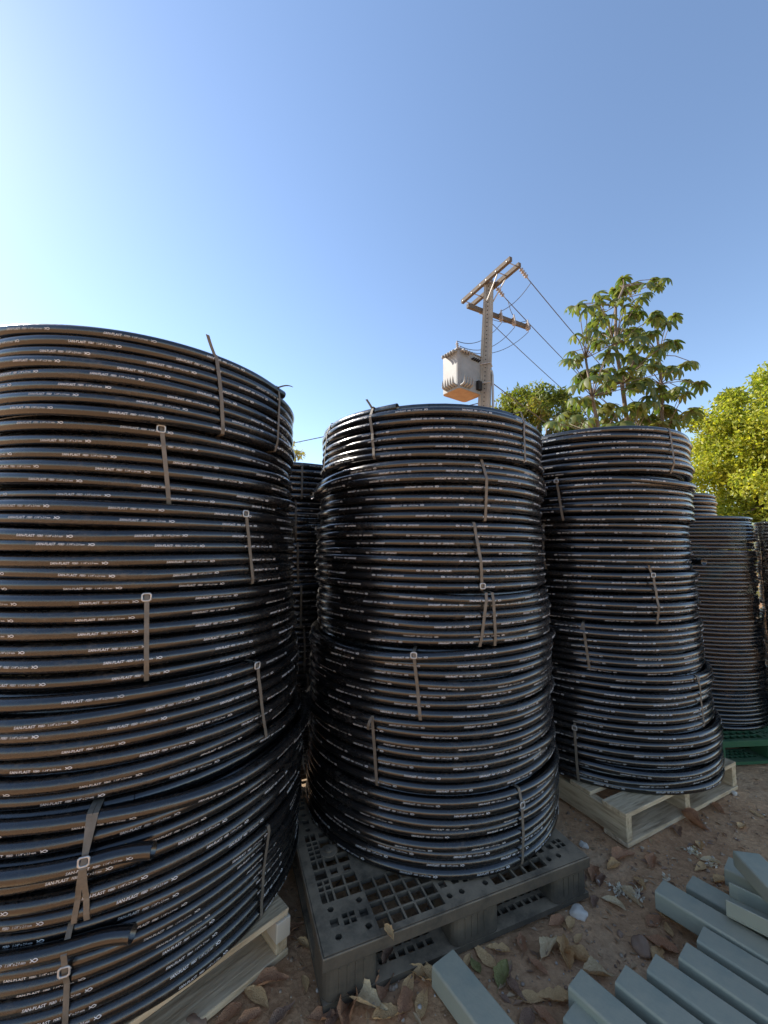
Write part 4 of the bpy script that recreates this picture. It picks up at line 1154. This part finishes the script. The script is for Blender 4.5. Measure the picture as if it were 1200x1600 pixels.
MARKS = [((0.0, 1.20), 'before the front face of the grey plastic pallet'), ((0.33, 1.20), 'beside the end of the single steel bar'), ((0.62, 1.42), 'at the front corner of the grey plastic pallet'), ((0.88, 1.70), 'between the grey plastic pallet and the wooden pallet'),
         ((0.45, 1.12), 'between the single bar and the row of steel bars'), ((0.80, 1.38), 'before the ends of the row of steel bars'), ((1.05, 1.55), 'beside the end of the long steel bar'), ((1.25, 1.85), 'before the corner of the wooden pallet'), ((1.6, 2.05), 'along the open side of the wooden pallet'),
         ((-0.36, 1.15), 'beside the white-ended wooden pallet'), ((-0.22, 1.40), 'in the gap between two pallets'), ((1.45, 1.75), 'beyond the open steel channel'), ((2.0, 2.2), 'on the bare dirt towards the green pallet')]
COLW = {'tan': 'tan', 'reddish': 'reddish-brown', 'pale': 'pale', 'dark': 'dark brown', 'olive': 'yellow-green'}
used_labels = {}
def leaf_label(nme, p, wpx, var):
    where = min(MARKS, key=lambda m: math.hypot(m[0][0] - p.x, m[0][1] - p.y))[1]
    return '%s %s %s dry leaf %s' % ('large' if wpx >= 44 else ('small' if wpx < 32 else 'medium'), ['flat', 'folded', 'crumpled'][var], COLW[nme], where)
for (x, y, nme, wpx, var) in spots:
    p = onz(x, y, 0.0); p.z = gheight(p.x, p.y) + 0.003
    dist = math.hypot(p.y, 1.32) 
    place_leaf(p, nme, wpx / FOC * dist * 0.72, var, leaf_label(nme, p, wpx, var))
p = onz(608, 1459, 0.154); place_leaf(p, 'tan', 0.055, 1, 'tan dry leaf lying on the grey plastic pallet deck')
p = onz(606, 1497, 0.026); place_leaf(p, 'dark', 0.075, 1, 'dark dry leaf lying inside the grey plastic pallet')
# scattered smaller fragments: too many to count
Vs, Ts, n_ = [], [], 0
for k in range(1500):
    if k < 900: x, y = rng.uniform(-0.6, 2.6), rng.uniform(0.75, 3.0)
    else: x, y = rng.uniform(-0.3, 1.4), rng.uniform(1.0, 2.0)
    s = rng.uniform(0.004, 0.02); z = gheight(x, y) + 0.001; a = rng.uniform(0, 6.28); c_, d_ = math.cos(a) * s, math.sin(a) * s
    Vs.append([(x - c_, y - d_, z), (x + d_ * .4, y - c_ * .4, z + s * rng.uniform(.1, .6)), (x + c_, y + d_, z + s * rng.uniform(0, .5)), (x - d_ * .4, y + c_ * .4, z + s * rng.uniform(.1, .5))])
    Ts += [(n_, n_ + 1, n_ + 2), (n_, n_ + 2, n_ + 3)]; n_ += 4
fm = leafmat('leaf_crumbs', [(0.18, 0.10, 0.065), (0.36, 0.21, 0.12), (0.50, 0.34, 0.19), (0.24, 0.14, 0.09)], 0.1)
o = mesh_obj('leaf_crumbs', np_mesh('leaf_crumbs', np.array(Vs).reshape(-1, 3), np.array(Ts), fm, smooth=False))
tag(o, 'small crumbs of dry leaf strewn over the brown dirt', 'leaf litter', kind='stuff')
def stone_geo(seed, sub=2, rough=0.25):
    r = np.random.default_rng(seed); bm = bmesh.new(); bmesh.ops.create_icosphere(bm, subdivisions=sub, radius=1)
    off = Vector(r.uniform(0, 50, 3))
    for v in bm.verts: v.co *= 1 + rough * noise.noise(v.co * 1.2 + off) * 1.6 + 0.12 * noise.noise(v.co * 3.1 + off)
    bm.verts.index_update(); V = np.array([v.co[:] for v in bm.verts]); F = np.array([[v.index for v in f.verts] for f in bm.faces]); bm.free()
    return V, F
SG = [stone_geo(s, 1, 0.35) for s in range(6)]
Vs, Ts, n_ = [], [], 0
for k in range(4200):
    if k < 2200: x, y = rng.uniform(-0.8, 3.0), rng.uniform(0.7, 3.4)
    else: x, y = rng.uniform(-0.3, 2.2), rng.uniform(0.9, 2.3)
    s = 0.0022 + 0.008 * rng.uniform(0, 1) ** 4
    V, F = SG[k % 6]; Vs.append(V * [s, s * rng.uniform(.7, 1.2), s * .7] + [x, y, gheight(x, y) + s * .25]); Ts.append(F + n_); n_ += len(V)
gm = leafmat('gravel', [(0.22, 0.135, 0.085), (0.36, 0.24, 0.15), (0.46, 0.35, 0.24), (0.28, 0.17, 0.10), (0.55, 0.47, 0.38)], 0.0)
o = mesh_obj('gravel', np_mesh('gravel', np.concatenate(Vs), np.concatenate(Ts), gm)); tag(o, 'small stones and crumbs of soil over the dirt', 'gravel', kind='stuff')
stone_m = noisy('brown_stone', [(0.24, 0.14, 0.09), (0.42, 0.28, 0.18)], scale=5, rough=0.9, bump=0.5, bscale=18)
white_m = noisy('white_rubble', [(0.50, 0.40, 0.29), (0.80, 0.74, 0.64)], scale=3, rough=0.85, bump=0.4, bscale=14)
for k, (x, y, s, label, mt, nm) in enumerate([
        (905, 1420, 0.030, 'white lump of rubble beside the corner of the grey plastic pallet', white_m, 'rubble_lump'), (1002, 1472, 0.034, 'rounded brown stone half sunk in the dirt near the steel bars', stone_m, 'stone'),
        (912, 1316, 0.020, 'small white scrap beside the wooden pallet and the plastic pallet', white_m, 'rubble_lump'), (1147, 1237, 0.017, 'small white stone by the far corner of the wooden pallet', white_m, 'rubble_lump'),
        (302, 1598, 0.04, 'flat brown stone by the pale wooden pallet', stone_m, 'stone'), (850, 1478, 0.012, 'small pale pebble among the dry leaves', stone_m, 'stone'), (968, 1448, 0.012, 'small grey pebble near the long steel bar', stone_m, 'stone'), (1104, 1292, 0.018, 'brown pebble in front of the wooden pallet', stone_m, 'stone')]):
    V, F = stone_geo(100 + k, 3, 0.28); p = onz(x, y, 0.01); zz = gheight(p.x, p.y)
    o = mesh_obj(nm, np_mesh(nm, V * [s, s * .8, s * .62], F, mt)); o.location = (p.x, p.y, zz + s * 0.3); o.rotation_euler = (0, 0, k * 1.3)
    tag(o, label, 'stone')
# white shreds lying in small heaps
shm = leafmat('white_shreds', [(0.60, 0.50, 0.37), (0.80, 0.74, 0.63), (0.48, 0.36, 0.23)], 0.15)
for (x, y, R, n, label) in ((968, 1386, 0.045, 70, 'heap of white shreds on the dirt near the long steel bar'), (993, 1396, 0.04, 46, 'heap of cream shreds and leaf bits touching the white shreds'), (1083, 1330, 0.03, 40, 'small heap of white shreds in front of the wooden pallet'), (1112, 1352, 0.02, 18, 'few white shreds beside the far steel bars'), (1043, 1372, 0.014, 12, 'tiny scrap of white shreds at the end of the long steel bar')):
    p = onz(x, y, 0.0); V, T = leaf_cloud([(0, 0, 0.006)], [n], [np.array([R, R * .7, 0.010])], 0.018, 0.011, 0.0, 0.4)
    o = mesh_obj('shred_heap', np_mesh('shred_heap', V, T, shm, smooth=False)); o.location = (p.x, p.y, gheight(p.x, p.y) + 0.003); tag(o, label, 'scraps')
